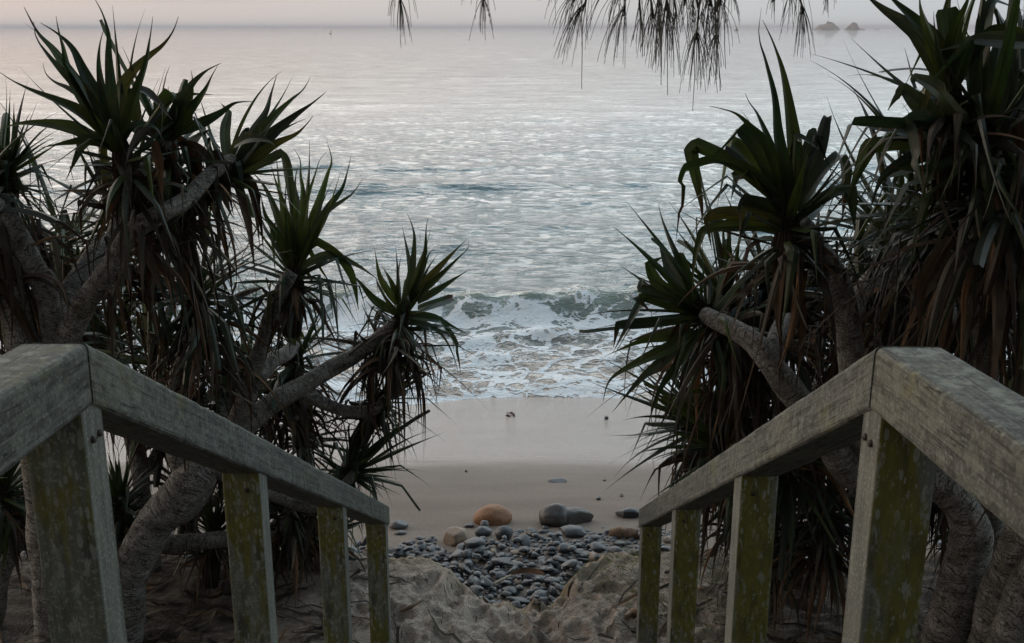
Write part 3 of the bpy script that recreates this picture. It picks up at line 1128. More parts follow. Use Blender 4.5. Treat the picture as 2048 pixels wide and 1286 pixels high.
# tube helper
def tube(bm_list, pts, rad, seg=8, luv=False, cap=True):
    """append a tube to (verts, faces, uv)"""
    V_, F_, U_ = bm_list
    n0 = len(V_)
    t0 = (pts[1] - pts[0]).normalized()
    ref = Vector((0, 0, 1)) if abs(t0.z) < .8 else Vector((1, 0, 0))
    nrm = t0.cross(ref).normalized()
    L = 0
    prev = t0
    for i, p in enumerate(pts):
        t = (pts[min(i + 1, len(pts) - 1)] - pts[max(i - 1, 0)])
        t = t.normalized() if t.length > 1e-9 else prev
        q = prev.rotation_difference(t)
        nrm = (q @ nrm).normalized()
        prev = t
        bn = t.cross(nrm).normalized()
        if i: L += (p - pts[i - 1]).length
        r = rad[i] if hasattr(rad, '__len__') else rad
        for k in range(seg):
            a = 2 * math.pi * k / seg
            rr = r
            V_.append(p + (nrm * math.cos(a) + bn * math.sin(a)) * rr)
            U_.append((math.cos(a) * .1, math.sin(a) * .1, L))
    for i in range(len(pts) - 1):
        for k in range(seg):
            a = n0 + i * seg + k
            b = n0 + i * seg + (k + 1) % seg
            F_.append((a, b, b + seg, a + seg))
    if cap:
        F_.append(tuple(n0 + k for k in range(seg))[::-1])
        e = n0 + (len(pts) - 1) * seg
        F_.append(tuple(e + k for k in range(seg)))


def tube_mesh(name, tl):
    me = from_pd(name, tl[0], tl[1])
    b = me.attributes.new('luv', 'FLOAT_VECTOR', 'POINT')
    b.data.foreach_set('vector', np.array(tl[2], float).ravel())
    return me


# ------------------------------------------------------------------ pandanus
GREENS = [(.018, .036, .015), (.022, .043, .015), (.030, .050, .015), (.016, .034, .019), (.040, .060, .016), (.030, .044, .028), (.024, .034, .022)]
BROWNS = [(.075, .042, .024), (.11, .062, .032), (.05, .034, .024), (.14, .085, .045), (.065, .055, .042), (.03, .022, .017), (.10, .085, .062)]


def wprof(t, blunt=False):
    if blunt:
        return .8 + .2 * min(1, t / .15) if t < .93 else .75
    a = .75 + .25 * min(1, t / .15)
    if t > .84:
        return .15 - .12 * (t - .84) / .16
    if t > .36:
        u = (t - .36) / .48
        a *= 1 - .85 * u ** .95
    return a


def leaf_cols(n, rnd, dead, bright=1.0):
    if dead:
        c = rnd.choice(BROWNS)
        k = rnd.choice((.3, .45, .6, .8, 1.3)) * rnd.uniform(.8, 1.15) * bright
        return [(c[0] * k, c[1] * k, c[2] * k)] * n
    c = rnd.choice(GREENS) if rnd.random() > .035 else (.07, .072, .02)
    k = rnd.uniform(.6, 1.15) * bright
    br = rnd.random() < .25
    out = []
    for i in range(n):
        t = i / (n - 1)
        b = max(0, 1 - t / .3)
        q = [c[j] * k * (1 - b * .7) + (.055, .064, .013)[j] * b * .7 for j in range(3)]
        if br and t > .72:
            u = min(1, (t - .72) / .15)
            q = [q[j] * (1 - u) + (.035, .02, .012)[j] * u for j in range(3)]
        out.append(tuple(q))
    return out


def gen_leaf(S, rnd, start, d0, axis_r, L, w, g, kink, dead, seg=13, bright=1.0, blunt=False):
    down = Vector((0, 0, -1))
    pts = [start.copy()]
    d = d0.normalized()
    side0 = axis_r
    ds = L / seg
    kk = int(seg * kink) if kink else -1
    ds_l = []
    curl = Vector((rnd.gauss(0, 1), rnd.gauss(0, 1), rnd.gauss(0, 1))) * (.75 if not dead else 1.2)
    for i in range(seg):
        t = (i + 1) / seg
        if i == kk:
            d = (d * rnd.uniform(.1, .6) + down * rnd.uniform(.6, 1.1) + curl * .22).normalized()
        gg = g * (1.0 if i < kk or kk < 0 else 2.5)
        d = (d + down * gg * ds + curl * ds * (t ** 1.3) * 1.25).normalized()
        pts.append(pts[-1] + d * ds)
        ds_l.append(d.copy())
    ds_l.append(d.copy())
    tw = rnd.gauss(0, .25 if not dead else .9)
    sides = []; nrms = []
    s = side0.copy()
    for i in range(len(pts)):
        t = ds_l[i]
        s = (s - t * s.dot(t))
        if s.length < 1e-4: s = t.orthogonal()
        s.normalize()
        ss = Quaternion(t, tw * i / seg) @ s
        sides.append(ss)
        nrms.append(ss.cross(t).normalized())
    ws = [w * wprof(i / seg, blunt) for i in range(len(pts))]
    S.leaf(pts, ws, sides, nrms, leaf_cols(len(pts), rnd, dead, bright), fold=.55 if not dead else .8)


def hero_leaf(S, rnd, pix, y0, dy, w, dead=False, blunt=False, bright=1.0):
    n = len(pix)
    cum = [0]
    for i in range(1, n):
        cum.append(cum[-1] + math.hypot(pix[i][0] - pix[i - 1][0], pix[i][1] - pix[i - 1][1]))
    p3 = [P(px, py, y0 + dy * c / cum[-1]) for (px, py), c in zip(pix, cum)]
    pts = []
    seg0 = [0]
    for i in range(1, n - 1):
        v1 = Vector(pix[i]) - Vector(pix[i - 1]); v2 = Vector(pix[i + 1]) - Vector(pix[i])
        if v1.angle(v2, 0) > R(48): seg0.append(i)
    seg0.append(n - 1)
    folded = len(seg0) > 2
    for a_, b_ in zip(seg0[:-1], seg0[1:]):
        q = catmull(p3[a_:b_ + 1], 5)
        pts += q if not pts else q[1:]
    # even out
    m = len(pts)
    L = [0]
    for i in range(1, m): L.append(L[-1] + (pts[i] - pts[i - 1]).length)
    sides = []; nrms = []; ws = []
    a0 = rnd.uniform(-.75, .75)
    tw = rnd.gauss(0, .35)
    prev = None
    for i, p in enumerate(pts):
        t = (pts[min(i + 1, m - 1)] - pts[max(i - 1, 0)]).normalized()
        vd = (p - Vector((0, 0, EYE))).normalized()
        if prev is None:
            s = t.cross(vd).normalized()
            s = Quaternion(t, a0) @ s
        else:
            s = prev - t * prev.dot(t)
            s.normalize()
        prev = s.copy()
        ss = Quaternion(t, tw * L[i] / L[-1]) @ s
        sides.append(ss)
        nm = ss.cross(t).normalized()
        if nm.z < 0: nm = -nm
        nrms.append(nm)
        ws.append(w * (wprof(min(1, L[i] / L[-1] * .86 if folded else L[i] / L[-1]), blunt) if not folded else min(1, .8 + L[i] / L[-1]) * (1 if L[i] / L[-1] < .62 else max(.06, 1 - (L[i] / L[-1] - .62) / .38))))
    S.leaf(pts, ws, sides, nrms, leaf_cols(m, rnd, dead, bright), fold=.4)


def rosette(parent, c, axis, seed, L=.85, w=.058, n=46, nd=55, dl=.7, kink=.4, fan=(6, 112), g=(.25, 1.3), heroes=(), hero_y=None, dead_heroes=(), skirt=.42, bright=1.0, blunt=.06, stem_dir=None):
    rnd = random.Random(seed)
    axis = Vector(axis).normalized()
    n = int(n * 1.5)
    nd = int(nd * 1.25)
    S = Strips()
    ort = axis.orthogonal().normalized()
    bn = axis.cross(ort)
    for i in range(n):
        f = (i + .5) / n
        th = R(fan[0] + (fan[1] - fan[0]) * f ** .85 + rnd.gauss(0, 11))
        ph = i * 2.39996 + rnd.gauss(0, .5)
        r = ort * math.cos(ph) + bn * math.sin(ph)
        d = axis * math.cos(th) + r * math.sin(th)
        Ll = L * rnd.uniform(.55, 1.2) * (1 - .2 * f)
        kk = rnd.uniform(.3, .72) if (f > .18 and rnd.random() < min(.9, kink + .15)) else None
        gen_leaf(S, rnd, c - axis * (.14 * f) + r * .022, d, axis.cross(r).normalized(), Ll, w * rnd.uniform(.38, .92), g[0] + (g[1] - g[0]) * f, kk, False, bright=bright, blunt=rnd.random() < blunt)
    for h in heroes:
        ww = h[1] if len(h) > 1 else w * 1.05
        hero_leaf(S, rnd, h[0], hero_y, rnd.uniform(-.25, .3), ww, False, h[2] if len(h) > 2 else False, bright)
    ro = link('leaf_rosette', S.mesh('leaf_rosette'), M['leaf'], parent)
    if nd or dead_heroes:
        D = Strips()
        sd = Vector(stem_dir).normalized() if stem_dir else -axis
        for i in range(nd):
            f = rnd.random()
            ph = rnd.uniform(0, 6.283)
            r = ort * math.cos(ph) + bn * math.sin(ph)
            st = c + sd * (.10 + skirt * f) + r * rnd.uniform(.02, .05)
            d = r * rnd.uniform(.5, 1.0) - sd * rnd.uniform(-.3, .7)
            Ld = dl * rnd.uniform(.5, 1.15)
            gen_leaf(D, rnd, st, d, axis.cross(r).normalized(), Ld, w * rnd.choice((.2, .3, .45, .6, .8)), rnd.choice((1, 2, 3, 5, 9)), rnd.uniform(.15, .7) if rnd.random() < .7 else None, True, 11)
        for h in dead_heroes:
            hero_leaf(D, rnd, h[0], hero_y, rnd.uniform(-.2, .05), h[1] if len(h) > 1 else .05, True, False, rnd.uniform(.9, 2.0))
        for q in range(14):
            ph = q / 14 * 6.283
            r = ort * math.cos(ph) + bn * math.sin(ph)
            tn = axis.cross(r)
            a0 = c + sd * .42 + r * .045; a1 = c + sd * .12 + r * .055; a2 = c + axis * .05 + r * .02
            D.leaf([a0, a1, a2], [.035, .038, .02], [tn] * 3, [r] * 3, [(.03, .022, .014)] * 3, .2)
        link('dead_leaf_skirt', D.mesh('dead_leaf_skirt'), M['dead'], ro)
    return ro


def limb(parent, pix, name='branch', seed=0, ground_base=False):
    """pix: (px, py, y, radius)"""
    pts = [P(a, b, c) for a, b, c, d in pix]
    rad = [d for a, b, c, d in pix]
    if ground_base:
        g = gz(pts[0].x, pts[0].y)
        pts[0].z = min(pts[0].z, g - .12)
        rad[0] *= 1.15
    n = 10
    cp = catmull(pts, n)
    rr = []
    for i in range(len(cp)):
        k = min(i / n, len(rad) - 1.001)
        j = int(k)
        rr.append(rad[j] + (rad[j + 1] - rad[j]) * (k - j))
    # resample evenly at 2.2 cm
    out = [cp[0]]; ro = [rr[0]]
    L = 0; nxt = .022
    for i in range(1, len(cp)):
        seg = (cp[i] - cp[i - 1]).length
        while L + seg >= nxt:
            t = (nxt - L) / seg
            out.append(cp[i - 1].lerp(cp[i], t)); ro.append(rr[i - 1] + (rr[i] - rr[i - 1]) * t)
            nxt += .022
        L += seg
    rnd = random.Random(seed)
    ph = rnd.uniform(0, 50)
    ro = [r * (1 + .13 * mnoise.noise(Vector((i * .11 + ph, 0, 0))) + .035 * mnoise.noise(Vector((i * .9, ph, 0)))) for i, r in enumerate(ro)]
    out = [p + Vector((mnoise.noise(Vector((i * .07 + ph, 1, 0))), mnoise.noise(Vector((i * .07 + ph, 5, 0))), mnoise.noise(Vector((i * .07 + ph, 9, 0))))) * .028 for i, p in enumerate(out)]
    tl = ([], [], [])
    tube(tl, out, ro, 14)
    return link(name, tube_mesh(name, tl), M['bark'], parent)


def tree(base_px, label, group='pandanus trees framing the view'):
    p = P(*base_px[:3])
    p.z = gz(p.x, p.y)
    return empty('pandanus_tree', p, label, 'tree', group)


# ---- left, behind the first post: tall multi-stemmed tree
T = tree((110, 1262, 4.85), 'leftmost tall pandanus rising behind the nearest left post, spiky crowns reaching the horizon')
limb(T, [(112, 1300, 4.85, .10), (92, 1000, 4.80, .10), (58, 740, 4.75, .084), (36, 640, 4.75, .076), (14, 500, 4.8, .064), (8, 390, 4.9, .06)], 'trunk', 1, True)
limb(T, [(75, 860, 4.78, .075), (118, 720, 4.78, .072), (100, 610, 4.76, .058), (62, 520, 4.75, .052), (12, 440, 4.75, .05), (-60, 380, 4.75, .05)], 'branch', 2)
limb(T, [(112, 720, 4.78, .07), (150, 640, 4.72, .057), (200, 565, 4.65, .050), (262, 475, 4.62, .045), (320, 428, 4.62, .042), (372, 396, 4.7, .04), (420, 350, 4.85, .036), (462, 325, 5.0, .04)], 'branch', 3)
limb(T, [(112, 640, 4.85, .06), (140, 580, 5.0, .055), (185, 515, 5.15, .05), (225, 480, 5.3, .045), (240, 420, 5.4, .04)], 'branch', 4)
limb(T, [(250, 490, 4.88, .05), (262, 440, 4.85, .046), (256, 380, 4.75, .045), (244, 310, 4.65, .04)], 'branch', 5)
limb(T, [(340, 415, 4.95, .045), (345, 360, 4.92, .042), (338, 280, 4.9, .04)], 'branch', 6)
A = P(240, 288, 4.65)
heroA = [([(240, 292), (192, 228), (150, 164), (110, 104), (76, 66), (48, 14)], .075), ([(232, 285), (162, 186), (122, 142), (93, 107), (73, 76), (68, 42)], .06),
         ([(238, 275), (196, 200), (165, 138), (145, 97), (116, 68), (80, 45)], .065), ([(226, 262), (165, 180), (137, 137), (127, 96), (118, 64), (112, 32)], .055),
         ([(225, 285), (190, 250), (154, 222), (113, 202), (62, 181), (20, 159), (-12, 136)], .062), ([(220, 292), (180, 272), (150, 257), (103, 248), (41, 247), (-8, 262)], .058),
         ([(232, 268), (210, 200), (199, 137), (200, 90), (210, 52)], .045), ([(234, 268), (223, 195), (217, 115), (217, 70), (205, 27), (186, -8)], .048),
         ([(240, 272), (240, 195), (250, 161), (284, 124), (325, 90), (346, 62), (357, 32)], .055), ([(246, 280), (267, 205), (292, 130), (299, 86), (303, 58), (306, 32)], .058),
         ([(230, 260), (180, 205), (140, 178), (110, 164), (92, 147), (86, 126)], .04), ([(238, 292), (216, 284), (200, 286), (203, 340), (206, 428)], .062),
         ([(232, 297), (182, 283), (164, 292), (146, 330), (131, 362)], .05), ([(236, 290), (200, 278), (140, 284), (80, 296)], .045),
         ([(245, 285), (262, 258), (285, 250), (312, 258), (330, 290)], .05)]
deadA = [([(239, 303), (246, 330), (255, 360), (263, 424)], .055), ([(300, 262), (285, 268), (262, 300), (250, 340)], .05), ([(310, 284), (319, 320), (322, 350), (328, 410)], .045), ([(240, 300), (230, 384), (207, 449), (195, 505)], .05),
         ([(250, 300), (244, 360), (236, 430), (240, 500)], .045)]
rosette(T, A, (-.1, -.1, 1), 21, L=.62, w=.052, n=20, nd=40, dl=.5, kink=.5, fan=(8, 110), heroes=heroA, hero_y=4.65, dead_heroes=deadA)
B = P(336, 268, 4.9)
heroB = [([(332, 270), (350, 225), (378, 176), (408, 145), (442, 126)], .052), ([(340, 268), (382, 220), (410, 182), (424, 152), (436, 130)], .055), ([(300, 262), (330, 208), (372, 190), (426, 189)], .055),
         ([(350, 266), (400, 247), (440, 226), (470, 206), (506, 203)], .05), ([(345, 270), (360, 240), (382, 195), (385, 160), (382, 140)], .045), ([(290, 262), (262, 215), (258, 180), (266, 160)], .05),
         ([(280, 268), (270, 200), (265, 176), (300, 190), (345, 240)], .05), ([(330, 260), (318, 208), (338, 184), (350, 200), (352, 240)], .05), ([(345, 260), (352, 214), (366, 188), (390, 220)], .045)]
deadB = [([(290, 262), (330, 280), (352, 320), (362, 400)], .05), ([(340, 270), (385, 300), (398, 345), (415, 430)], .05), ([(360, 285), (400, 300), (428, 345), (430, 420)], .045), ([(340, 290), (352, 380), (348, 450), (330, 520)], .045),
         ([(372, 290), (396, 380), (405, 470), (408, 540)], .05), ([(430, 300), (445, 342), (455, 380), (468, 434)], .055)]
rosette(T, B, (.1, -.05, 1), 22, L=.5, w=.05, n=20, nd=62, dl=.62, kink=.6, fan=(10, 115), heroes=heroB, hero_y=4.9, dead_heroes=deadB, skirt=.4)
Cc = P(468, 335, 5.0)
heroC = [([(470, 332), (505, 265), (530, 225), (541, 190), (554, 148)], .055), ([(474, 332), (535, 250), (578, 205), (606, 180), (620, 156)], .065), ([(478, 338), (540, 272), (590, 231), (625, 206), (652, 184)], .062),
         ([(485, 335), (545, 292), (590, 270), (612, 250), (626, 232)], .05), ([(470, 290), (500, 276), (540, 282), (556, 305)], .05), ([(488, 347), (530, 326), (562, 309), (572, 330), (579, 390), (584, 455)], .055),
         ([(465, 338), (500, 300), (520, 270), (516, 240)], .06), ([(460, 340), (450, 270), (458, 225), (440, 205)], .05)]
deadC = [([(470, 345), (500, 375), (512, 430), (520, 500)], .045), ([(480, 345), (505, 370), (522, 440), (528, 520)], .04), ([(470, 350), (490, 420), (500, 470), (512, 560)], .045), ([(450, 330), (446, 380), (458, 420), (470, 440)], .06)]
rosette(T, Cc, (.75, 0, .65), 23, L=.55, w=.052, n=18, nd=36, dl=.7, kink=.4, fan=(10, 112), heroes=heroC, hero_y=5.0, dead_heroes=deadC, stem_dir=(-.6, 0, -.5))
rosette(T, P(12, 320, 4.95), (.15, 0, 1), 24, L=.42, w=.045, n=40, nd=60, dl=.8, kink=.35)
rosette(T, P(-80, 380, 4.75), (-.3, 0, 1), 25, L=.55, w=.055, n=36, nd=40, dl=.7, kink=.4)
rosette(T, P(240, 410, 5.45), (.1, .1, 1), 26, L=.7, w=.05, n=34, nd=50, dl=.75, kink=.5, fan=(20, 118))

# ---- left, the leaning tree with the forked grey trunk
T = tree((243, 1255, 5.45), 'leaning pandanus with forked grey trunk between the two nearest left posts')
limb(T, [(238, 1290, 5.40, .10), (258, 1165, 5.45, .105), (300, 1065, 5.5, .112), (350, 1000, 5.52, .118), (388, 948, 5.55, .112), (432, 912, 5.6, .078), (486, 856, 5.7, .065), (545, 806, 5.8, .062), (605, 772, 5.9, .060), (660, 738, 6.0, .052), (720, 702, 6.1, .047), (772, 668, 6.15, .048), (800, 640, 6.15, .04)], 'trunk', 11, True)
limb(T, [(385, 960, 5.55, .09), (358, 890, 5.58, .07), (352, 800, 5.6, .062), (370, 720, 5.62, .058), (384, 650, 5.6, .05), (388, 575, 5.55, .045)], 'branch', 12)
limb(T, [(470, 868, 5.68, .068), (496, 785, 5.7, .052), (520, 705, 5.72, .046), (545, 625, 5.74, .042), (572, 565, 5.76, .044), (588, 540, 5.78, .036)], 'branch', 13)
limb(T, [(516, 760, 5.72, .05), (545, 722, 5.85, .05), (568, 708, 6.0, .045), (588, 690, 6.2, .04)], 'branch', 14)
limb(T, [(598, 782, 5.9, .045), (640, 802, 5.92, .04), (690, 822, 6.0, .038), (745, 820, 6.1, .035), (775, 795, 6.2, .03)], 'branch', 15)
limb(T, [(420, 935, 5.6, .05), (480, 962, 5.7, .045), (540, 985, 5.8, .042), (625, 1012, 5.9, .038), (690, 970, 6.0, .034), (715, 935, 6.1, .03)], 'branch', 16)
limb(T, [(352, 1030, 5.56, .07), (400, 985, 5.75, .06), (425, 930, 6.0, .055), (440, 860, 6.3, .05), (446, 800, 6.5, .045)], 'branch', 17)
E_ = P(590, 532, 5.8)
heroE = [([(592, 525), (605, 400), (601, 352), (600, 320), (588, 298)], .055), ([(596, 520), (614, 410), (632, 346), (640, 320), (655, 302)], .055), ([(600, 520), (636, 408), (654, 350), (663, 320), (653, 281)], .062),
         ([(604, 515), (652, 420), (682, 380), (694, 345), (702, 312)], .058), ([(606, 515), (647, 432), (685, 402), (706, 386), (726, 358)], .052), ([(588, 510), (566, 412), (552, 366), (541, 328)], .06), ([(580, 510), (542, 400), (512, 352), (490, 346)], .055),
         ([(588, 500), (584, 410), (566, 318), (558, 312), (540, 330)], .05), ([(600, 530), (612, 500), (633, 484), (675, 512), (704, 556), (717, 620)], .055), ([(605, 532), (655, 510), (710, 528), (760, 562)], .052),
         ([(578, 520), (548, 460), (530, 430), (520, 380)], .05), ([(594, 515), (596, 420), (590, 370), (596, 330)], .06)]
rosette(T, E_, (.12, -.05, 1), 31, L=.68, w=.055, n=30, nd=22, dl=.5, kink=.5, fan=(10, 112), heroes=heroE, hero_y=5.8, skirt=.15, bright=1.35)
F_ = P(806, 622, 6.15)
heroF = [([(806, 620), (822, 566), (817, 516), (804, 452)], .05), ([(812, 610), (825, 532), (829, 478), (824, 450), (814, 426)], .05), ([(816, 605), (840, 532), (850, 502), (852, 460), (856, 435)], .05), ([(820, 602), (846, 542), (860, 506), (880, 488)], .045),
         ([(825, 600), (867, 548), (902, 510), (932, 480)], .058), ([(828, 602), (878, 556), (920, 514), (936, 496), (938, 476)], .058), ([(835, 604), (878, 580), (913, 556), (940, 538)], .055), ([(835, 618), (878, 604), (905, 595)], .055, True),
         ([(795, 608), (773, 576), (759, 548), (749, 494)], .045), ([(798, 605), (780, 560), (762, 530)], .042), ([(815, 628), (867, 636), (902, 652), (936, 668)], .055), ([(800, 630), (750, 600), (715, 560), (690, 540)], .055),
         ([(805, 635), (870, 660), (905, 710), (925, 780)], .05), ([(810, 632), (880, 640), (912, 690), (922, 750)], .045)]
rosette(T, F_, (.25, -.05, 1), 32, L=.55, w=.05, n=26, nd=95, dl=.68, kink=.4, fan=(10, 116), heroes=heroF, hero_y=6.15, skirt=.3)
rosette(T, P(592, 695, 6.25), (.1, .1, 1), 33, L=.55, w=.052, n=36, nd=70, dl=.6, kink=.35, blunt=.3)
rosette(T, P(392, 570, 5.55), (.0, -.1, 1), 34, L=.75, w=.054, n=44, nd=90, dl=.75, kink=.5, fan=(25, 120), skirt=.5)
rosette(T, P(778, 780, 6.25), (.5, .1, .8), 35, L=.5, w=.045, n=34, nd=36, dl=.45, kink=.4, skirt=.2)
rosette(T, P(716, 930, 6.1), (.6, -.1, .7), 36, L=.55, w=.048, n=50, nd=46, dl=.45, kink=.35, bright=1.1)
rosette(T, P(604, 858, 6.5), (.0, -.3, 1), 37, L=.5, w=.042, n=44, nd=20, dl=.4, kink=.3)
rosette(T, P(448, 790, 6.5), (.0, 0, 1), 38, L=.6, w=.048, n=40, nd=70, dl=.7, kink=.4)

# ---- left, low sprawling tree
T = tree((90, 1140, 5.5), 'low sprawling pandanus with trunks lying along the sand behind the left posts')
limb(T, [(-90, 1120, 5.3, .06), (20, 1102, 5.4, .058), (120, 1100, 5.5, .056), (240, 1096, 5.7, .055), (360, 1086, 5.85, .054), (470, 1076, 6.0, .05), (560, 1050, 6.15, .045), (585, 1010, 6.2, .04)], 'trunk', 41, True)
limb(T, [(-60, 1020, 5.3, .055), (20, 1052, 5.35, .052), (90, 1078, 5.45, .05), (140, 1098, 5.55, .05)], 'branch', 42)
limb(T, [(200, 1098, 5.65, .045), (216, 1050, 5.7, .04), (232, 1000, 5.7, .035)], 'branch', 43)
limb(T, [(-60, 1020, 5.3, .05), (-30, 990, 5.3, .045), (0, 960, 5.3, .04)], 'branch', 44)
rosette(T, P(234, 985, 5.7), (-.05, -.1, 1), 45, L=.42, w=.05, n=40, nd=24, dl=.4, kink=.3, fan=(5, 105), skirt=.12, bright=1.2)
rosette(T, P(5, 965, 5.3), (.2, 0, 1), 46, L=.6, w=.05, n=44, nd=40, dl=.55, kink=.4, skirt=.2)
rosette(T, P(585, 1005, 6.2), (.1, 0, 1), 47, L=.5, w=.05, n=30, nd=70, dl=.6, kink=.5, fan=(20, 120), skirt=.2)
rosette(T, P(430, 1045, 6.1), (.1, .2, 1), 48, L=.45, w=.045, n=34, nd=30, dl=.45, kink=.4, skirt=.1)

# ---- left background tree
T = tree((300, 1085, 6.3), 'dark pandanus standing behind the forked grey trunk on the left')
limb(T, [(300, 1100, 6.3, .06), (280, 950, 6.4, .055), (250, 800, 6.5, .05), (226, 670, 6.5, .045)], 'trunk', 51, True)
limb(T, [(272, 900, 6.42, .05), (300, 800, 6.3, .045), (310, 715, 6.2, .04)], 'branch', 52)
limb(T, [(262, 850, 6.45, .05), (160, 760, 6.7, .045), (90, 640, 6.9, .04), (85, 560, 6.9, .04)], 'branch', 53)
rosette(T, P(226, 660, 6.5), (.0, 0, 1), 54, L=.75, w=.055, n=46, nd=50, dl=.6, kink=.4, fan=(15, 115))
rosette(T, P(312, 705, 6.2), (.1, 0, 1), 55, L=.7, w=.055, n=46, nd=50, dl=.6, kink=.45, fan=(15, 120))
rosette(T, P(84, 545, 6.9), (-.1, 0, 1), 56, L=.7, w=.055, n=36, nd=60, dl=.8, kink=.45)
rosette(T, P(130, 470, 6.6), (.2, 0, 1), 57, L=.8, w=.055, n=34, nd=50, dl=.9, kink=.5, fan=(30, 120))
limb(T, [(88, 600, 6.9, .04), (110, 540, 6.75, .04), (130, 475, 6.6, .04)], 'branch', 58)

for k_, (px_, py_, y_, tx_, ty_, tyd_) in enumerate(((150, 600, 6.8, 226, 690, 6.5), (335, 810, 6.6, 285, 950, 6.4), (60, 900, 6.4, 270, 1000, 6.4), (490, 720, 6.7, 300, 850, 6.35), (365, 955, 6.6, 292, 1040, 6.35), (520, 925, 6.4, 292, 1060, 6.3), (640, 1050, 6.4, 300, 1095, 6.3), (30, 700, 6.6, 160, 760, 6.7))):
    limb(T, [(tx_, ty_, tyd_, .04), ((tx_ + px_) / 2 + 8, (ty_ + py_) / 2 + 18, (tyd_ + y_) / 2, .036), (px_, py_, y_, .03)], 'branch', 500 + k_)
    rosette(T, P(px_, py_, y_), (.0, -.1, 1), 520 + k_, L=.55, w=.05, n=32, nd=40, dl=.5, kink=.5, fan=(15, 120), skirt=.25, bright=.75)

# ---- right, leaning tree
T = tree((1895, 1330, 4.75), 'leaning pandanus with thick curving trunk beside the nearest right post')
limb(T, [(1888, 1400, 4.75, .125), (1902, 1240, 4.72, .125), (1938, 1110, 4.7, .105), (1930, 1020, 4.7, .09), (1868, 966, 4.75, .08), (1780, 955, 4.85, .076), (1706, 950, 4.75, .076), (1662, 885, 4.65, .072), (1610, 815, 4.55, .066), (1560, 752, 4.5, .060), (1510, 692, 4.55, .052), (1470, 660, 4.65, .046), (1412, 625, 4.85, .04)], 'trunk', 61, True)
limb(T, [(1545, 732, 4.52, .055), (1556, 680, 4.6, .05), (1568, 630, 4.8, .046), (1560, 570, 5.2, .042), (1530, 540, 5.3, .04)], 'branch', 62)
limb(T, [(1722, 955, 4.9, .07), (1722, 860, 4.6, .068), (1702, 740, 4.35, .060), (1694, 640, 4.25, .054), (1668, 545, 4.25, .046), (1628, 485, 4.4, .042), (1596, 440, 4.35, .04)], 'branch', 63)
limb(T, [(1690, 640, 4.65, .05), (1720, 590, 4.8, .05), (1765, 530, 5.0, .046), (1790, 470, 5.1, .04)], 'branch', 64)
limb(T, [(1560, 760, 5.0, .045), (1500, 810, 5.2, .045), (1440, 845, 5.3, .04), (1395, 840, 5.35, .04)], 'branch', 65)
limb(T, [(1660, 890, 4.95, .05), (1600, 900, 5.0, .045), (1545, 905, 5.05, .04), (1480, 890, 5.1, .04)], 'branch', 66)
RA = P(1578, 428, 4.3)
heroRA = [([(1576, 420), (1571, 350), (1554, 275), (1547, 195), (1530, 122), (1518, 75), (1523, 15)], .06), ([(1582, 420), (1588, 330), (1580, 240), (1566, 150), (1547, 88), (1525, 40)], .072), ([(1568, 400), (1552, 335), (1534, 276), (1514, 228), (1499, 206), (1490, 186)], .055),
          ([(1565, 400), (1550, 330), (1529, 284), (1499, 252), (1468, 226), (1418, 212)], .052), ([(1565, 390), (1515, 302), (1480, 258), (1468, 275), (1430, 312), (1372, 352)], .055), ([(1560, 385), (1500, 322), (1464, 284), (1455, 325), (1444, 375), (1433, 416)], .06),
          ([(1562, 405), (1495, 345), (1448, 315), (1394, 290), (1381, 302), (1390, 350), (1403, 412), (1404, 450)], .058), ([(1560, 400), (1500, 345), (1447, 322), (1415, 324), (1373, 338), (1364, 364), (1362, 412), (1351, 490)], .052),
          ([(1570, 440), (1490, 427), (1430, 430), (1411, 446), (1424, 500)], .055), ([(1574, 455), (1490, 452), (1416, 459), (1400, 480), (1388, 530), (1384, 600)], .06), ([(1565, 425), (1534, 411), (1488, 402), (1480, 425), (1478, 500)], .055),
          ([(1590, 400), (1606, 330), (1628, 268), (1636, 268), (1640, 330)], .058), ([(1594, 400), (1632, 322), (1648, 252), (1655, 234), (1652, 290)], .055), ([(1588, 380), (1592, 280), (1604, 277), (1640, 300)], .055),
          ([(1596, 420), (1640, 350), (1680, 310), (1690, 350), (1684, 440)], .06), ([(1600, 430), (1660, 390), (1700, 380), (1710, 460)], .055), ([(1575, 430), (1578, 340), (1590, 300), (1586, 270)], .07), ([(1570, 430), (1530, 360), (1500, 345), (1470, 352), (1462, 400)], .055)]
deadRA = [([(1582, 464), (1564, 512), (1558, 590), (1557, 658), (1574, 705)], .062), ([(1606, 482), (1590, 506), (1593, 574), (1604, 660), (1590, 790)], .055), ([(1616, 476), (1662, 528), (1690, 584), (1717, 642), (1731, 708)], .06), ([(1620, 480), (1655, 560), (1690, 640), (1720, 700)], .04)]
rosette(T, RA, (-.05, -.1, 1), 71, L=.62, w=.06, n=24, nd=26, dl=.6, kink=.6, fan=(12, 112), heroes=heroRA, hero_y=4.3, dead_heroes=deadRA, skirt=.15)
RE = P(1396, 615, 4.95)
heroRE = [([(1390, 612), (1345, 542), (1322, 492), (1334, 484)], .06), ([(1385, 612), (1318, 568), (1296, 528), (1330, 512)], .058), ([(1380, 612), (1315, 582), (1281, 577), (1284, 560), (1308, 565)], .05), ([(1380, 625), (1300, 600), (1272, 594), (1304, 626)], .05),
          ([(1385, 635), (1290, 645), (1235, 648), (1227, 695)], .055), ([(1380, 645), (1345, 672), (1282, 684), (1206, 714)], .06), ([(1380, 655), (1340, 694), (1282, 722), (1222, 758), (1206, 804)], .06), ([(1382, 665), (1335, 712), (1281, 758), (1225, 824)], .055),
          ([(1385, 615), (1293, 586), (1260, 645), (1226, 705)], .045), ([(1388, 660), (1345, 740), (1312, 800), (1290, 880)], .05), ([(1390, 610), (1370, 540), (1355, 505), (1362, 560)], .05), ([(1378, 620), (1330, 598), (1276, 556), (1238, 530)], .04)]
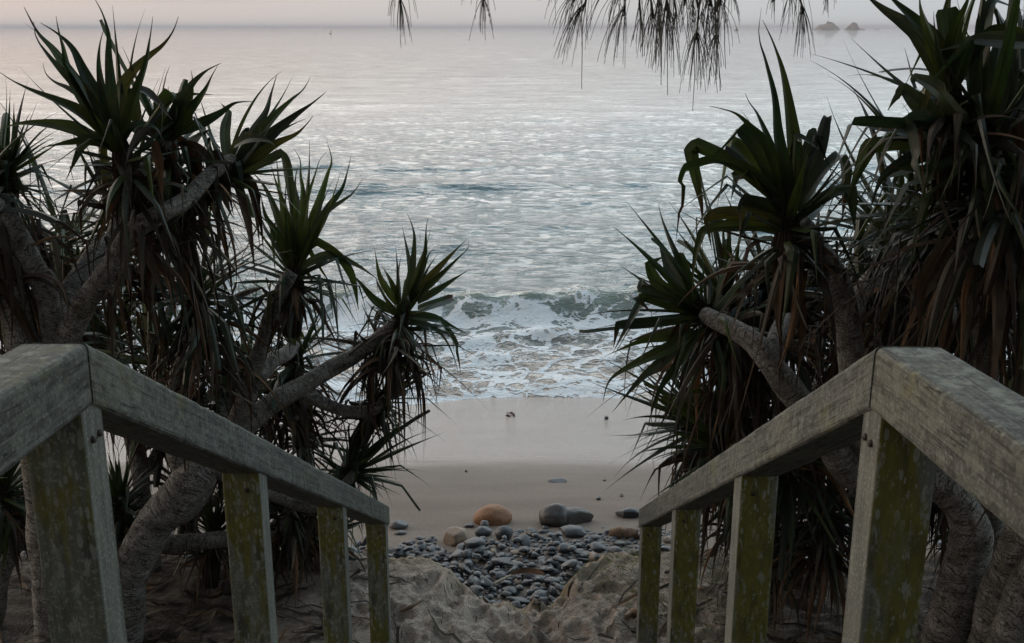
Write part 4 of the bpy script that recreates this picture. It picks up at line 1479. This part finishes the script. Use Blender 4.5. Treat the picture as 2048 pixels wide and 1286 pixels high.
deadRE = [([(1400, 605), (1353, 664), (1330, 710), (1320, 745)], .055), ([(1420, 640), (1400, 720), (1392, 800), (1395, 880)], .05), ([(1440, 640), (1445, 740), (1440, 840), (1450, 940)], .05)]
rosette(T, RE, (-.6, -.2, .75), 172, L=.58, w=.056, n=34, nd=60, dl=.85, kink=.5, fan=(12, 118), heroes=heroRE, hero_y=4.95, dead_heroes=deadRE, stem_dir=(.7, 0, -.55), skirt=.35)
rosette(T, P(1450, 575, 5.25), (-.2, 0, 1), 73, L=.6, w=.055, n=36, nd=60, dl=.75, kink=.5, blunt=.25)
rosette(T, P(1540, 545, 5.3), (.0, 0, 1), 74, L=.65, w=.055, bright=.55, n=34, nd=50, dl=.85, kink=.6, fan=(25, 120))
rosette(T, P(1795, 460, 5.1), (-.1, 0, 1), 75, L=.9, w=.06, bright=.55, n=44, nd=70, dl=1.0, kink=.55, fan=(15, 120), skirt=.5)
rosette(T, P(1388, 838, 5.35), (-.75, -.1, .5), 76, L=.62, w=.048, n=54, nd=60, dl=.6, kink=.2, fan=(15, 110), skirt=.2, bright=1.15)
rosette(T, P(1440, 885, 5.1), (-.4, -.5, .6), 77, L=.55, w=.055, n=34, nd=80, dl=.7, kink=.3, skirt=.2, bright=1.1)

# ---- right, big near tree with the highest crown
T = tree((1965, 1330, 4.5), 'big dark pandanus at the right edge with the highest crown of broad folded leaves')
limb(T, [(1960, 1400, 4.55, .11), (1996, 1220, 4.5, .105), (2044, 1090, 4.4, .095), (2086, 920, 4.25, .085), (2090, 700, 4.1, .08), (2050, 520, 4.0, .07), (2010, 400, 3.95, .06), (1975, 300, 3.9, .05)], 'trunk', 81, True)
limb(T, [(1985, 1420, 4.35, .10), (2030, 1250, 4.3, .095), (2100, 1120, 4.25, .085), (2220, 950, 4.2, .075), (2260, 700, 4.2, .06)], 'branch', 82)
limb(T, [(2040, 520, 4.0, .055), (1990, 480, 4.1, .05), (1970, 560, 4.3, .05), (1975, 760, 4.6, .06), (1985, 960, 4.9, .06), (1990, 1150, 5.0, .06)], 'prop_root', 83)
limb(T, [(2000, 380, 3.95, .05), (1950, 300, 3.9, .046), (1908, 200, 3.9, .04)], 'branch', 84)
limb(T, [(2060, 560, 4.05, .055), (2100, 400, 4.1, .05), (2120, 250, 4.2, .045)], 'branch', 85)
RB = P(1900, 170, 3.9)
heroRB = [([(1892, 165), (1845, 78), (1808, 46), (1769, 20), (1737, -6), (1712, -34)], .072), ([(1896, 160), (1866, 84), (1828, 40), (1786, 0), (1752, -36)], .068), ([(1892, 150), (1860, 66), (1842, 12), (1841, -40)], .06), ([(1910, 160), (1902, 92), (1893, 17)], .08, True),
          ([(1900, 120), (1918, 48), (1932, 12), (1946, -30)], .06), ([(1908, 160), (1892, 156), (1884, 200), (1872, 250)], .062), ([(1905, 150), (1890, 60), (1898, -10), (1902, -60)], .05), ([(1910, 165), (1935, 110), (1950, 95), (1945, 130)], .055)]
rosette(T, RB, (-.1, -.05, 1), 91, L=.55, w=.06, n=9, nd=14, dl=.5, kink=.8, fan=(20, 105), heroes=heroRB, hero_y=3.9, skirt=.1)
RC = P(1960, 265, 3.9)
heroRC = [([(2055, 76), (2000, 68), (1978, 76), (1957, 118), (1945, 185), (1950, 260)], .07), ([(2050, 84), (1957, 78), (1918, 90), (1876, 102)], .06), ([(1945, 280), (1880, 246), (1828, 200), (1808, 177), (1790, 196), (1776, 220)], .072), ([(1940, 270), (1867, 194), (1840, 190), (1842, 215)], .06),
          ([(1940, 260), (1877, 183), (1828, 155), (1821, 162), (1836, 194)], .06), ([(1920, 270), (1850, 256), (1764, 250), (1706, 246), (1690, 285), (1665, 340)], .065), ([(1930, 270), (1880, 256), (1842, 240), (1812, 248), (1828, 310), (1846, 380)], .07),
          ([(1930, 300), (1823, 286), (1738, 294), (1722, 330), (1695, 400)], .062), ([(1970, 260), (1995, 105), (2022, 28), (2045, -30)], .065), ([(1965, 240), (1967, 74), (1978, 16), (1990, 3), (2048, 22)], .058), ([(1930, 310), (1850, 310), (1770, 350), (1740, 420)], .065),
          ([(1990, 300), (2020, 180), (2040, 60), (2046, 30)], .065), ([(1960, 250), (1945, 110), (1955, 95), (1975, 120)], .055), ([(1945, 290), (1900, 330), (1830, 340), (1760, 330)], .06)]
deadRC = [([(1905, 478), (1868, 532), (1844, 590), (1840, 685)], .065), ([(1980, 366), (1960, 487), (1948, 607), (1950, 680)], .055), ([(1960, 290), (1925, 190), (1918, 210), (1924, 285)], .045), ([(2030, 240), (2040, 290), (2036, 330)], .045), ([(2048, 740), (2035, 790), (2025, 860)], .05)]
rosette(T, RC, (-.25, -.1, 1), 92, L=.75, w=.068, n=30, nd=36, dl=.7, kink=.85, fan=(25, 112), heroes=heroRC, hero_y=3.85, dead_heroes=deadRC, skirt=.55, stem_dir=(.25, .1, -1))
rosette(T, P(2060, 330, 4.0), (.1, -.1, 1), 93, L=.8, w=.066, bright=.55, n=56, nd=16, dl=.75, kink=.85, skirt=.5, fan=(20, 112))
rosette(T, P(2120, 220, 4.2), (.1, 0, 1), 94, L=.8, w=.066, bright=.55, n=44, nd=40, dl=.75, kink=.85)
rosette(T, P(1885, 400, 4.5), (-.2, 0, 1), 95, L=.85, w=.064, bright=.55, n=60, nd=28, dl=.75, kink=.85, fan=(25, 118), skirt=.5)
rosette(T, P(2260, 690, 4.2), (.1, 0, 1), 96, L=.8, w=.06, n=36, nd=50, dl=.8, kink=.5)
limb(T, [(1990, 480, 4.1, .045), (1940, 450, 4.3, .045), (1890, 405, 4.5, .04)], 'branch', 86)

# ---- right background tree
T = tree((1760, 1120, 5.9), 'dark pandanus hung with dead leaves, seen between the two nearest right posts')
limb(T, [(1760, 1140, 5.9, .06), (1770, 950, 5.8, .06), (1790, 780, 5.7, .055), (1830, 650, 5.6, .05), (1850, 560, 5.5, .045)], 'trunk', 101, True)
limb(T, [(1772, 920, 5.8, .05), (1690, 880, 5.6, .045), (1620, 920, 5.3, .04), (1572, 955, 5.1, .04)], 'branch', 102)
limb(T, [(1790, 780, 5.7, .05), (1880, 700, 5.6, .05), (1960, 640, 5.5, .045), (1990, 560, 5.4, .04)], 'branch', 103)
limb(T, [(1770, 960, 5.8, .05), (1700, 1000, 5.7, .045), (1640, 1000, 5.6, .04)], 'branch', 104)
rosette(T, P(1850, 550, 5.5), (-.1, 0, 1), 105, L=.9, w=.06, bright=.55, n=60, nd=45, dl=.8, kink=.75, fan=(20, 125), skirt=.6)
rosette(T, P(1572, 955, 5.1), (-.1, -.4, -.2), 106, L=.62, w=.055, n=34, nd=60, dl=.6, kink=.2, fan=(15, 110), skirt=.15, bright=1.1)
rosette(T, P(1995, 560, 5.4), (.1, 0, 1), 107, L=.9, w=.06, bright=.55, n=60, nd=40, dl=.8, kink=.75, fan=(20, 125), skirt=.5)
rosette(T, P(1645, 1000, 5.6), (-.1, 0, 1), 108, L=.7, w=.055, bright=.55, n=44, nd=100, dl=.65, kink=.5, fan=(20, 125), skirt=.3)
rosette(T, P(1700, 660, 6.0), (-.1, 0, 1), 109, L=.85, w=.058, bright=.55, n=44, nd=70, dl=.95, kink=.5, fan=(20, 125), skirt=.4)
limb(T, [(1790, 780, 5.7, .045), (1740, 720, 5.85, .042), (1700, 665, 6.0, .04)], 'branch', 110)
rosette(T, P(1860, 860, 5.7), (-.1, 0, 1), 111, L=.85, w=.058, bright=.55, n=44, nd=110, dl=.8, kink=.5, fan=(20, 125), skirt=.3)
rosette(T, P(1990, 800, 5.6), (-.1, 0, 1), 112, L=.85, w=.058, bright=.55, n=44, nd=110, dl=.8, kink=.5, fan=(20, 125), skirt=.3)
rosette(T, P(1540, 1060, 5.9), (-.1, 0, 1), 113, L=.6, w=.05, n=44, nd=80, dl=.6, kink=.5, fan=(20, 125), skirt=.2)
rosette(T, P(1970, 1010, 5.9), (-.1, 0, 1), 114, L=.7, w=.055, n=40, nd=70, dl=.6, kink=.5, fan=(20, 125), skirt=.2)

for k_, (px_, py_, y_, tx_, ty_, tyd_) in enumerate(((1500, 800, 5.9, 1690, 880, 5.6), (1625, 570, 5.8, 1740, 720, 5.85), (1480, 960, 5.8, 1620, 920, 5.3), (1750, 905, 6.1, 1770, 950, 5.8), (1610, 800, 6.2, 1740, 720, 5.85), (1925, 500, 5.2, 1880, 700, 5.6), (1780, 640, 5.9, 1830, 650, 5.6))):
    limb(T, [(tx_, ty_, tyd_, .04), ((tx_ + px_) / 2 + 8, (ty_ + py_) / 2 + 18, (tyd_ + y_) / 2, .036), (px_, py_, y_, .03)], 'branch', 600 + k_)
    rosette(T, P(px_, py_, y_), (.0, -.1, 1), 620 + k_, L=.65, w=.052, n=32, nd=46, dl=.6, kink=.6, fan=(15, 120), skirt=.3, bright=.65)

# dead, finely branched bough caught in the right thicket
rb_ = random.Random(5)
tl = ([], [], [])


def twig(p, d, r, L, lev):
    pts = [p]
    k = 6
    for i in range(k):
        d = (d + Vector((rb_.gauss(0, .16), rb_.gauss(0, .16), rb_.gauss(0, .16) - .05))).normalized()
        pts.append(pts[-1] + d * L / k)
    tube(tl, pts, [r * (1 - .7 * i / k) for i in range(k + 1)], 5)
    if lev < 3:
        for i in range(2, k + 1):
            for q in range(1 if lev else 2):
                if rb_.random() < .8:
                    nd = (d + Vector((rb_.gauss(0, .7), rb_.gauss(0, .5), rb_.gauss(-.35, .6)))).normalized()
                    twig(pts[i], nd, r * .5, L * rb_.uniform(.35, .6), lev + 1)


p0 = P(1950, 372, 4.05)
p1 = P(1772, 560, 4.15)
twig(p0, (p1 - p0).normalized(), .011, (p1 - p0).length * 1.25, 0)
o = link('dead_bough', tube_mesh('dead_bough', tl), M['twig'])
tag(o, 'thin grey dead bough with fine twigs caught among the leaves above the right handrail', 'dead branch')

# ------------------------------------------------------------------ she-oak overhead with the needles hanging into view
rn = random.Random(9)
root = empty('she_oak_tree', (3.6, -2.6, gz(3.6, -2.6)), 'she oak whose fine needle tassels hang into the top of the view', 'tree')


def free_limb(name, pts, rad, parent):
    cp = catmull([Vector(p) for p in pts], 8)
    rr = [rad[0] + (rad[1] - rad[0]) * i / (len(cp) - 1) for i in range(len(cp))]
    tl = ([], [], [])
    tube(tl, cp, rr, 10)
    return link(name, tube_mesh(name, tl), M['oak_bark'], parent)


gb = gz(3.6, -2.6)
free_limb('trunk', [(3.6, -2.6, gb - .2), (3.45, -2.4, 5.0), (3.2, -1.9, 7.0), (2.8, -1.2, 9.2), (2.4, -.6, 11.2)], (.24, .09), root)
free_limb('limb', [(3.2, -1.9, 7.0), (2.4, -.6, 7.3), (1.5, .8, 7.0), (.9, 2.0, 6.5), (.6, 2.9, 6.1)], (.11, .03), root)
free_limb('limb', [(3.2, -1.9, 7.1), (1.5, -1.2, 7.6), (-.5, 0, 7.6), (-1.8, 1.4, 7.1), (-2.4, 2.6, 6.6)], (.11, .03), root)
free_limb('limb', [(2.9, -1.4, 8.6), (2.9, .4, 8.6), (2.6, 2.0, 7.9), (2.2, 3.2, 7.1)], (.10, .03), root)
free_limb('limb', [(3.3, -2.1, 6.6), (4.4, -.6, 7.1), (5.2, 1.0, 7.0), (5.4, 2.6, 6.5)], (.10, .03), root)
free_limb('limb', [(2.7, -1.0, 9.6), (.8, -2.0, 9.4), (-1.5, -3.2, 8.8), (-3.4, -3.6, 8.0)], (.09, .03), root)

YN = 2.55


def tassel(px, py, y, n, Lpx, spread, seed, lean=0.):
    r_ = random.Random(seed)
    base = P(px, py, y)
    tl = ([], [], [])
    k = dep(base) / F
    # the shoot that bears the needles
    top = base + Vector((r_.uniform(-.06, .06), r_.uniform(-.05, .05), .22))
    sh = catmull([top, base.lerp(top, .5) + Vector((r_.uniform(-.015, .015), 0, 0)), base, base + Vector((lean * .02, 0, -.02))], 4)
    tube(tl, sh, [.0032 - .0015 * i / len(sh) for i in range(len(sh))], 5)
    for i in range(int(n * .8)):
        t = min(1, max(0, r_.choice((0, 0, .05, .4, .8)) + r_.gauss(0, .04)))
        p = base.lerp(top, max(0, t * .5 - .03))
        L = Lpx * k * r_.uniform(.55, 1.2) + t * .05
        az = r_.uniform(0, 6.283)
        sp = spread * r_.uniform(.15, 1.0)
        d = Vector((math.cos(az) * sp * 1.35 + lean * 1.4, math.sin(az) * sp * 1.1, -.5 + t * .2)).normalized()
        pts = [p]
        m = 6
        for q in range(m):
            d = (d + Vector((r_.gauss(0, .03), r_.gauss(0, .03), -.26))).normalized()
            pts.append(pts[-1] + d * L / m)
        tube(tl, pts, [.0009 - .0004 * q / m for q in range(m + 1)], 3, cap=False)
    return link('needle_tassel', tube_mesh('needle_tassel', tl), M['needle'], root)


TS = [(800, -4, 34, 82, .30, 0), (966, -6, 26, 74, .30, 0), (1170, 6, 44, 110, .55, -.25), (1150, -14, 30, 80, .6, -.3), (1250, 14, 34, 105, .45, -.2), (1282, 38, 26, 72, .28, 0), (1318, -4, 46, 125, .25, -.02), (1334, 2, 46, 130, .22, .02), (1305, 20, 26, 90, .25, 0),
      (1352, 20, 18, 70, .2, 0), (1386, 14, 24, 74, .35, .05), (1394, 62, 48, 112, .36, 0), (1432, 68, 46, 96, .38, 0), (1420, -6, 34, 92, .25, 0), (1440, -10, 32, 84, .25, 0), (1545, -14, 16, 50, .3, 0), (1604, 10, 40, 92, .32, .05), (1580, -16, 20, 70, .3, -.05), (1655, -24, 14, 52, .3, 0), (1460, -20, 22, 70, .35, .05), (925, -22, 3, 28, .1, 0), (1110, -18, 3, 50, .1, 0), (1232, -10, 12, 60, .4, -.1), (1370, -8, 20, 60, .3, 0)]
twl = ([], [], [])
for i, (px, py, n, Lp, sp, ln) in enumerate(TS):
    y = YN + rn.uniform(-.25, .25)
    tassel(px, py, y, n, Lp, sp, 300 + i, ln)
    b = P(px, py, y) + Vector((0, 0, .2))
    up = b + Vector((rn.uniform(-.25, .25), rn.uniform(-.3, .2), rn.uniform(.5, .8)))
    tgt = Vector((.6 + (px - 1300) * .0009, 2.7, 6.15))
    cp = catmull([b - Vector((0, 0, .15)), b + Vector((rn.uniform(-.04, .04), 0, .15)), up, tgt + Vector((rn.uniform(-.1, .1), rn.uniform(-.2, .1), 0))], 6)
    tube(twl, cp, [.003 + .005 * q / len(cp) for q in range(len(cp))], 5)
# the long single strands
for (px, y0, y1) in ((1163, 90, 178), (1335, 120, 190), (1388, 150, 222), (1322, 100, 170), (1450, 90, 138), (1432, 120, 168)):
    tube(twl, [P(px, y0 - 90, YN), P(px + rn.uniform(-2, 2), y0, YN), P(px + rn.uniform(-3, 3), y1, YN)], [.0013, .0011, .0008], 3)
link('twig', tube_mesh('twig', twl), M['twig'], root)
# canopy of needles above the stairs
S = Strips()
cen = [(.6, 2.2, 6.5), (-2.2, 2.2, 6.9), (2.3, 2.8, 7.4), (5.2, 2.0, 6.9), (-3.2, -3.4, 8.3), (1.2, .6, 7.6), (-.8, .2, 8.0), (2.7, .2, 9.0), (4.3, -.6, 7.5), (.5, -2, 9.6), (2.4, -.6, 11), (-1.6, -1.2, 8.2), (3.3, -2.2, 8.2), (-1.0, 2.0, 7.6), (3.8, 1.6, 7.9), (0, -1.0, 8.6), (-3.6, .8, 7.6), (-4.4, 1.8, 7.8), (.4, 1.4, 8.6), (6.0, .6, 7.6)]
for i in range(42000):
    c = Vector(rn.choice(cen))
    p = c + Vector((rn.gauss(0, .85), rn.gauss(0, .75), rn.gauss(.2, .42)))
    if p.y > 1.0 and p.z < 5.75 + .06 * p.y: continue
    d = Vector((rn.gauss(0, .5), rn.gauss(0, .5), -.8)).normalized()
    L = rn.uniform(.22, .4)
    s = d.orthogonal().normalized()
    s = Quaternion(d, rn.uniform(0, 6.28)) @ s
    pts = [p, p + d * L * .5, p + (d + Vector((0, 0, -.3))).normalized() * L]
    if min(q.z for q in pts) < 5.3 + .05 * max(0, p.y): continue
    nm = s.cross(d)
    S.leaf(pts, [.016, .016, .006], [s] * 3, [nm] * 3, [(.03, .035, .02)] * 3, .5)
link('foliage', S.mesh('foliage'), M['needle'], root)

# ------------------------------------------------------------------ litter, sticks, grass
rl = random.Random(77)
S = Strips()
for i in range(1000):
    sd = rl.choice((-1, 1))
    x = sd * rl.uniform(.85, 3.4) if rl.random() < .93 else rl.uniform(-1, 1)
    y = rl.uniform(4.1, 6.45)
    if abs(x) < 1.15 and rl.random() < .6: continue
    L = rl.uniform(.12, .6)
    a = rl.uniform(0, 6.283)
    if rl.random() < .5: a = rl.gauss(0, .5) + (0 if rl.random() < .5 else math.pi)
    w = rl.uniform(.008, .034)
    pts = []; sides = []; nr = []
    bend = rl.gauss(0, .8)
    p = Vector((x, y, 0))
    for k in range(7):
        aa = a + bend * k / 7
        d = Vector((math.cos(aa), math.sin(aa), 0))
        p = p + d * L / 6
        q = Vector((p.x, p.y, gz(p.x, p.y) + .006 + .03 * abs(math.sin(k * .7 + i)) * rl.random()))
        pts.append(q); sides.append(Vector((-d.y, d.x, rl.gauss(0, .25))).normalized()); nr.append(Vector((0, 0, 1)))
    S.leaf(pts, [w * wprof(k / 6) for k in range(7)], sides, nr, leaf_cols(7, rl, True), .3)
for i in range(900):
    x = rl.gauss(0, 1.1); y = rl.uniform(4.9, 6.5)
    L = rl.uniform(.012, .06); a = rl.uniform(0, 6.283)
    d = Vector((math.cos(a), math.sin(a), 0)); z = gz(x, y) + .004
    p = Vector((x, y, z)); q = p + d * L; q.z = gz(q.x, q.y) + .004
    w = rl.uniform(.003, .008)
    sd_ = Vector((-d.y, d.x, .1)).normalized()
    S.leaf([p, p.lerp(q, .5) + Vector((0, 0, .004)), q], [w * .5, w, w * .3], [sd_] * 3, [Vector((0, 0, 1))] * 3, leaf_cols(3, rl, True), .4)
o = link('leaf_litter', S.mesh('leaf_litter'), M['dead'])
tag(o, 'brown fallen pandanus leaves and strips littering the sand under the trees', 'leaf litter', kind='stuff')


def stick(pixs, r, label, mat, name='stick', cat='stick', lift=.012):
    pts = [G(a, b) + Vector((0, 0, lift)) for a, b in pixs]
    cp = catmull(pts, 6)
    rr = [r * (1 - .6 * abs(2 * i / (len(cp) - 1) - 1) ** 2) * (1 + .2 * mnoise.noise(Vector((i * .7, r * 100, 0)))) for i in range(len(cp))]
    tl = ([], [], [])
    tube(tl, cp, rr, 8)
    tag(link(name, tube_mesh(name, tl), M[mat]), label, cat)


stick([(800, 1228), (826, 1216), (848, 1204)], .012, 'short grey stick lying slanted on the lumpy sand left of the middle', 'drift')
stick([(986, 1182), (1004, 1172), (1024, 1163)], .012, 'pale curved stick lying on the near cobbles', 'tan_stone', lift=.05)
stick([(1218, 1072), (1250, 1074), (1284, 1076)], .055, 'short brown driftwood log among cobbles beside the end of the right handrail', 'drift', 'driftwood_log', 'driftwood', .03)
stick([(1252, 1242), (1266, 1234), (1282, 1226)], .03, 'dark brown broken branch end on the sand at the foot of the right handrail', 'drift', 'driftwood_log', 'driftwood', .02)
stick([(1063, 1214), (1080, 1212), (1097, 1209)], .008, 'small dark twig lying in the hollow of the sand below the cobbles', 'twig')
# curled bark on the cobbles
pb = [G(1022, 1168), G(1046, 1166), G(1070, 1170), G(1088, 1176)]
S = Strips()
cp = catmull([p + Vector((0, 0, .075 + .01 * i)) for i, p in enumerate(pb)], 4)
S.leaf(cp, [.05 * (1 - abs(2 * i / (len(cp) - 1) - 1) ** 3 * .8) for i in range(len(cp))], [Vector((.1, .8, .5)).normalized()] * len(cp), [Vector((0, -.4, .8))] * len(cp), [(.10, .06, .04)] * len(cp), .7)
tag(link('dry_leaf', S.mesh('dry_leaf'), M['dead']), 'curled brown dry leaf lying across the near cobbles', 'dry leaf')
# seaweed on wet sand
bm = bmesh.new()
g = G(1022, 831)
for i in range(9):
    lumpy(bm, g + Vector((rl.gauss(0, .05), rl.gauss(0, .035), .008 + rl.random() * .015)), (rl.uniform(.012, .03), .014, .010), i, 2, .6)
tag(bm_obj('seaweed_clump', bm, M['kelp']), 'small reddish seaweed clump on the wet sand at the edge of the water', 'seaweed')

S = Strips()
for i in range(950):
    t = rl.random()
    if t < .35:
        x, y = rl.gauss(.86, .13), rl.uniform(5.6, 6.5)
    elif t < .85:
        x, y = rl.gauss(1.22, .2), rl.uniform(5.2, 6.5)
    else:
        x, y = rl.gauss(.62, .12), rl.uniform(6.1, 6.55)
    z = gz(x, y)
    L = rl.uniform(.03, .13) * (1.4 if x > 1 else 1)
    az = rl.uniform(0, 6.283)
    d = Vector((math.cos(az) * .6, math.sin(az) * .6, 1)).normalized()
    s = d.orthogonal().normalized()
    pts = [Vector((x, y, z - .005))]
    for k in range(4):
        d = (d + Vector((math.cos(az), math.sin(az), -.3)) * .28).normalized()
        pts.append(pts[-1] + d * L / 4)
    c = (rl.uniform(.06, .16), rl.uniform(.085, .16), .035)
    S.leaf(pts, [.004, .004, .0035, .0025, .0008], [s] * 5, [s.cross(d)] * 5, [c] * 5, .4)
o = link('grass', S.mesh('grass'), M['leaf'])
tag(o, 'sparse green grass growing on the sand at the foot of the right handrail', 'grass', kind='stuff')

# cut stumps at the foot of the leaning trunk, right
for (px, py, y, r_, lab) in ((1912, 1268, 4.95, .03, 'small cut root stump standing left of its neighbour by the thick right trunk'), (1962, 1278, 4.85, .032, 'small cut root stump between the thick right trunk and the edge of the view')):
    p = P(px, py, y)
    g = gz(p.x, p.y)
    bm = bmesh.new()
    h = max(.08, p.z - g + .05)
    bmesh.ops.create_cone(bm, segments=14, radius1=r_ * 1.3, radius2=r_, depth=h + .1, cap_ends=True, matrix=Matrix.Translation((p.x, p.y, g + h / 2 - .05)))
    bmesh.ops.bevel(bm, geom=[e for e in bm.edges if e.calc_face_angle(0) > .6], offset=.006, segments=2, affect='EDGES')
    tag(bm_obj('root_stump', bm, M['drift']), lab, 'stump')

# ------------------------------------------------------------------ air, light, camera
HAZE = True
if HAZE:
    bm = bmesh.new()
    bmesh.ops.create_cube(bm, size=1, matrix=Matrix.Translation((0, 13000 - 60, 4.0)) @ Matrix.Diagonal((44000, 26300, 40.0, 1)))
    hz = bpy.data.materials.new('sea_air')
    hz.use_nodes = True
    nt = hz.node_tree
    for q in list(nt.nodes):
        if q.type != 'OUTPUT_MATERIAL': nt.nodes.remove(q)
    v = nt.nodes.new('ShaderNodeVolumePrincipled')
    v.inputs['Color'].default_value = (.74, .71, .75, 1)
    v.inputs['Density'].default_value = .00018
    nt.links.new(v.outputs[0], nt.nodes['Material Output'].inputs['Volume'])
    o = bm_obj('haze', bm, hz, sm=False)
    tag(o, kind='stuff')

SUN_EL, SUN_AZ = R(6), R(-72)     # low, to the left over the sea
W = bpy.data.worlds.new('World')
SC.world = W
W.use_nodes = True
nt = W.node_tree
n = N(nt)
tc = n.add('ShaderNodeTexCoord').outputs['Generated']
x, y, z = n.xyz(tc)
zw = n.math('ADD', z, n.math('MULTIPLY', n.math('SUBTRACT', n.noise(n.map(tc, (3, 3, 14)), 1.0, 4), .5), .05))
el = n.rng(zw, 0, 1, 0, 1, False)
grad = n.ramp(el, [(0.0, (.64, .62, .59)), (.026, (.61, .59, .58)), (.05, (.42, .40, .425)), (.085, (.60, .57, .57)), (.15, (1.25, 1.18, 1.13)), (.23, (2.65, 2.5, 2.32)), (.36, (2.75, 2.72, 2.62)), (.50, (1.7, 1.95, 2.05)), (.64, (.75, .9, 1.0)), (1.0, (.50, .54, .59))])
tint = n.mix(n.rng(x, -.75, .75), (1.10, .985, .935), (.85, .99, 1.09))
grad = n.mix(1.0, grad, tint, 'MULTIPLY')
frontf = n.rng(y, -.6, .5, .28, 1.0)
grad = n.mix(1.0, grad, frontf, 'MULTIPLY')
bg = nt.nodes['Background']
n.l(grad, bg.inputs['Color'])
bg.inputs['Strength'].default_value = 1.0
sky = n.add('ShaderNodeTexSky', sky_type='NISHITA')
sky.sun_disc = False
sky.sun_elevation = SUN_EL
sky.sun_rotation = SUN_AZ
sky.air_density = 1.5
sky.dust_density = 3
bg2 = n.add('ShaderNodeBackground')
n.l(sky.outputs[0], bg2.inputs['Color'])
bg2.inputs['Strength'].default_value = .05
adds = n.add('ShaderNodeAddShader')
n.l(bg.outputs[0], adds.inputs[0]); n.l(bg2.outputs[0], adds.inputs[1])
n.l(adds.outputs[0], nt.nodes['World Output'].inputs['Surface'])

ld = bpy.data.lights.new('sun', 'SUN')
ld.energy = .5
ld.angle = R(20)
ld.color = (1, .94, .88)
lo = bpy.data.objects.new('sun', ld)
COL.objects.link(lo)
dirv = Vector((math.sin(SUN_AZ) * math.cos(SUN_EL), math.cos(SUN_AZ) * math.cos(SUN_EL), math.sin(SUN_EL)))
lo.rotation_euler = dirv.to_track_quat('Z', 'Y').to_euler()
lo.location = dirv * 50

cam = bpy.data.cameras.new('camera')
cam.sensor_width = 36
cam.lens = F / 2048 * 36
cam.clip_start = .05
cam.clip_end = 60000
cam.dof.use_dof = True
cam.dof.focus_distance = 6.2
cam.dof.aperture_fstop = 18
co = bpy.data.objects.new('camera', cam)
co.location = (0, 0, EYE)
co.rotation_euler = (math.pi / 2 - PIT, 0, 0)
COL.objects.link(co)
SC.camera = co
SC.view_settings.view_transform = 'Standard'
SC.view_settings.look = 'None'
SC.view_settings.exposure = 0
SC.view_settings.gamma = 1
SC.cycles.max_bounces = 6
SC.cycles.diffuse_bounces = 3
SC.cycles.use_denoising = True
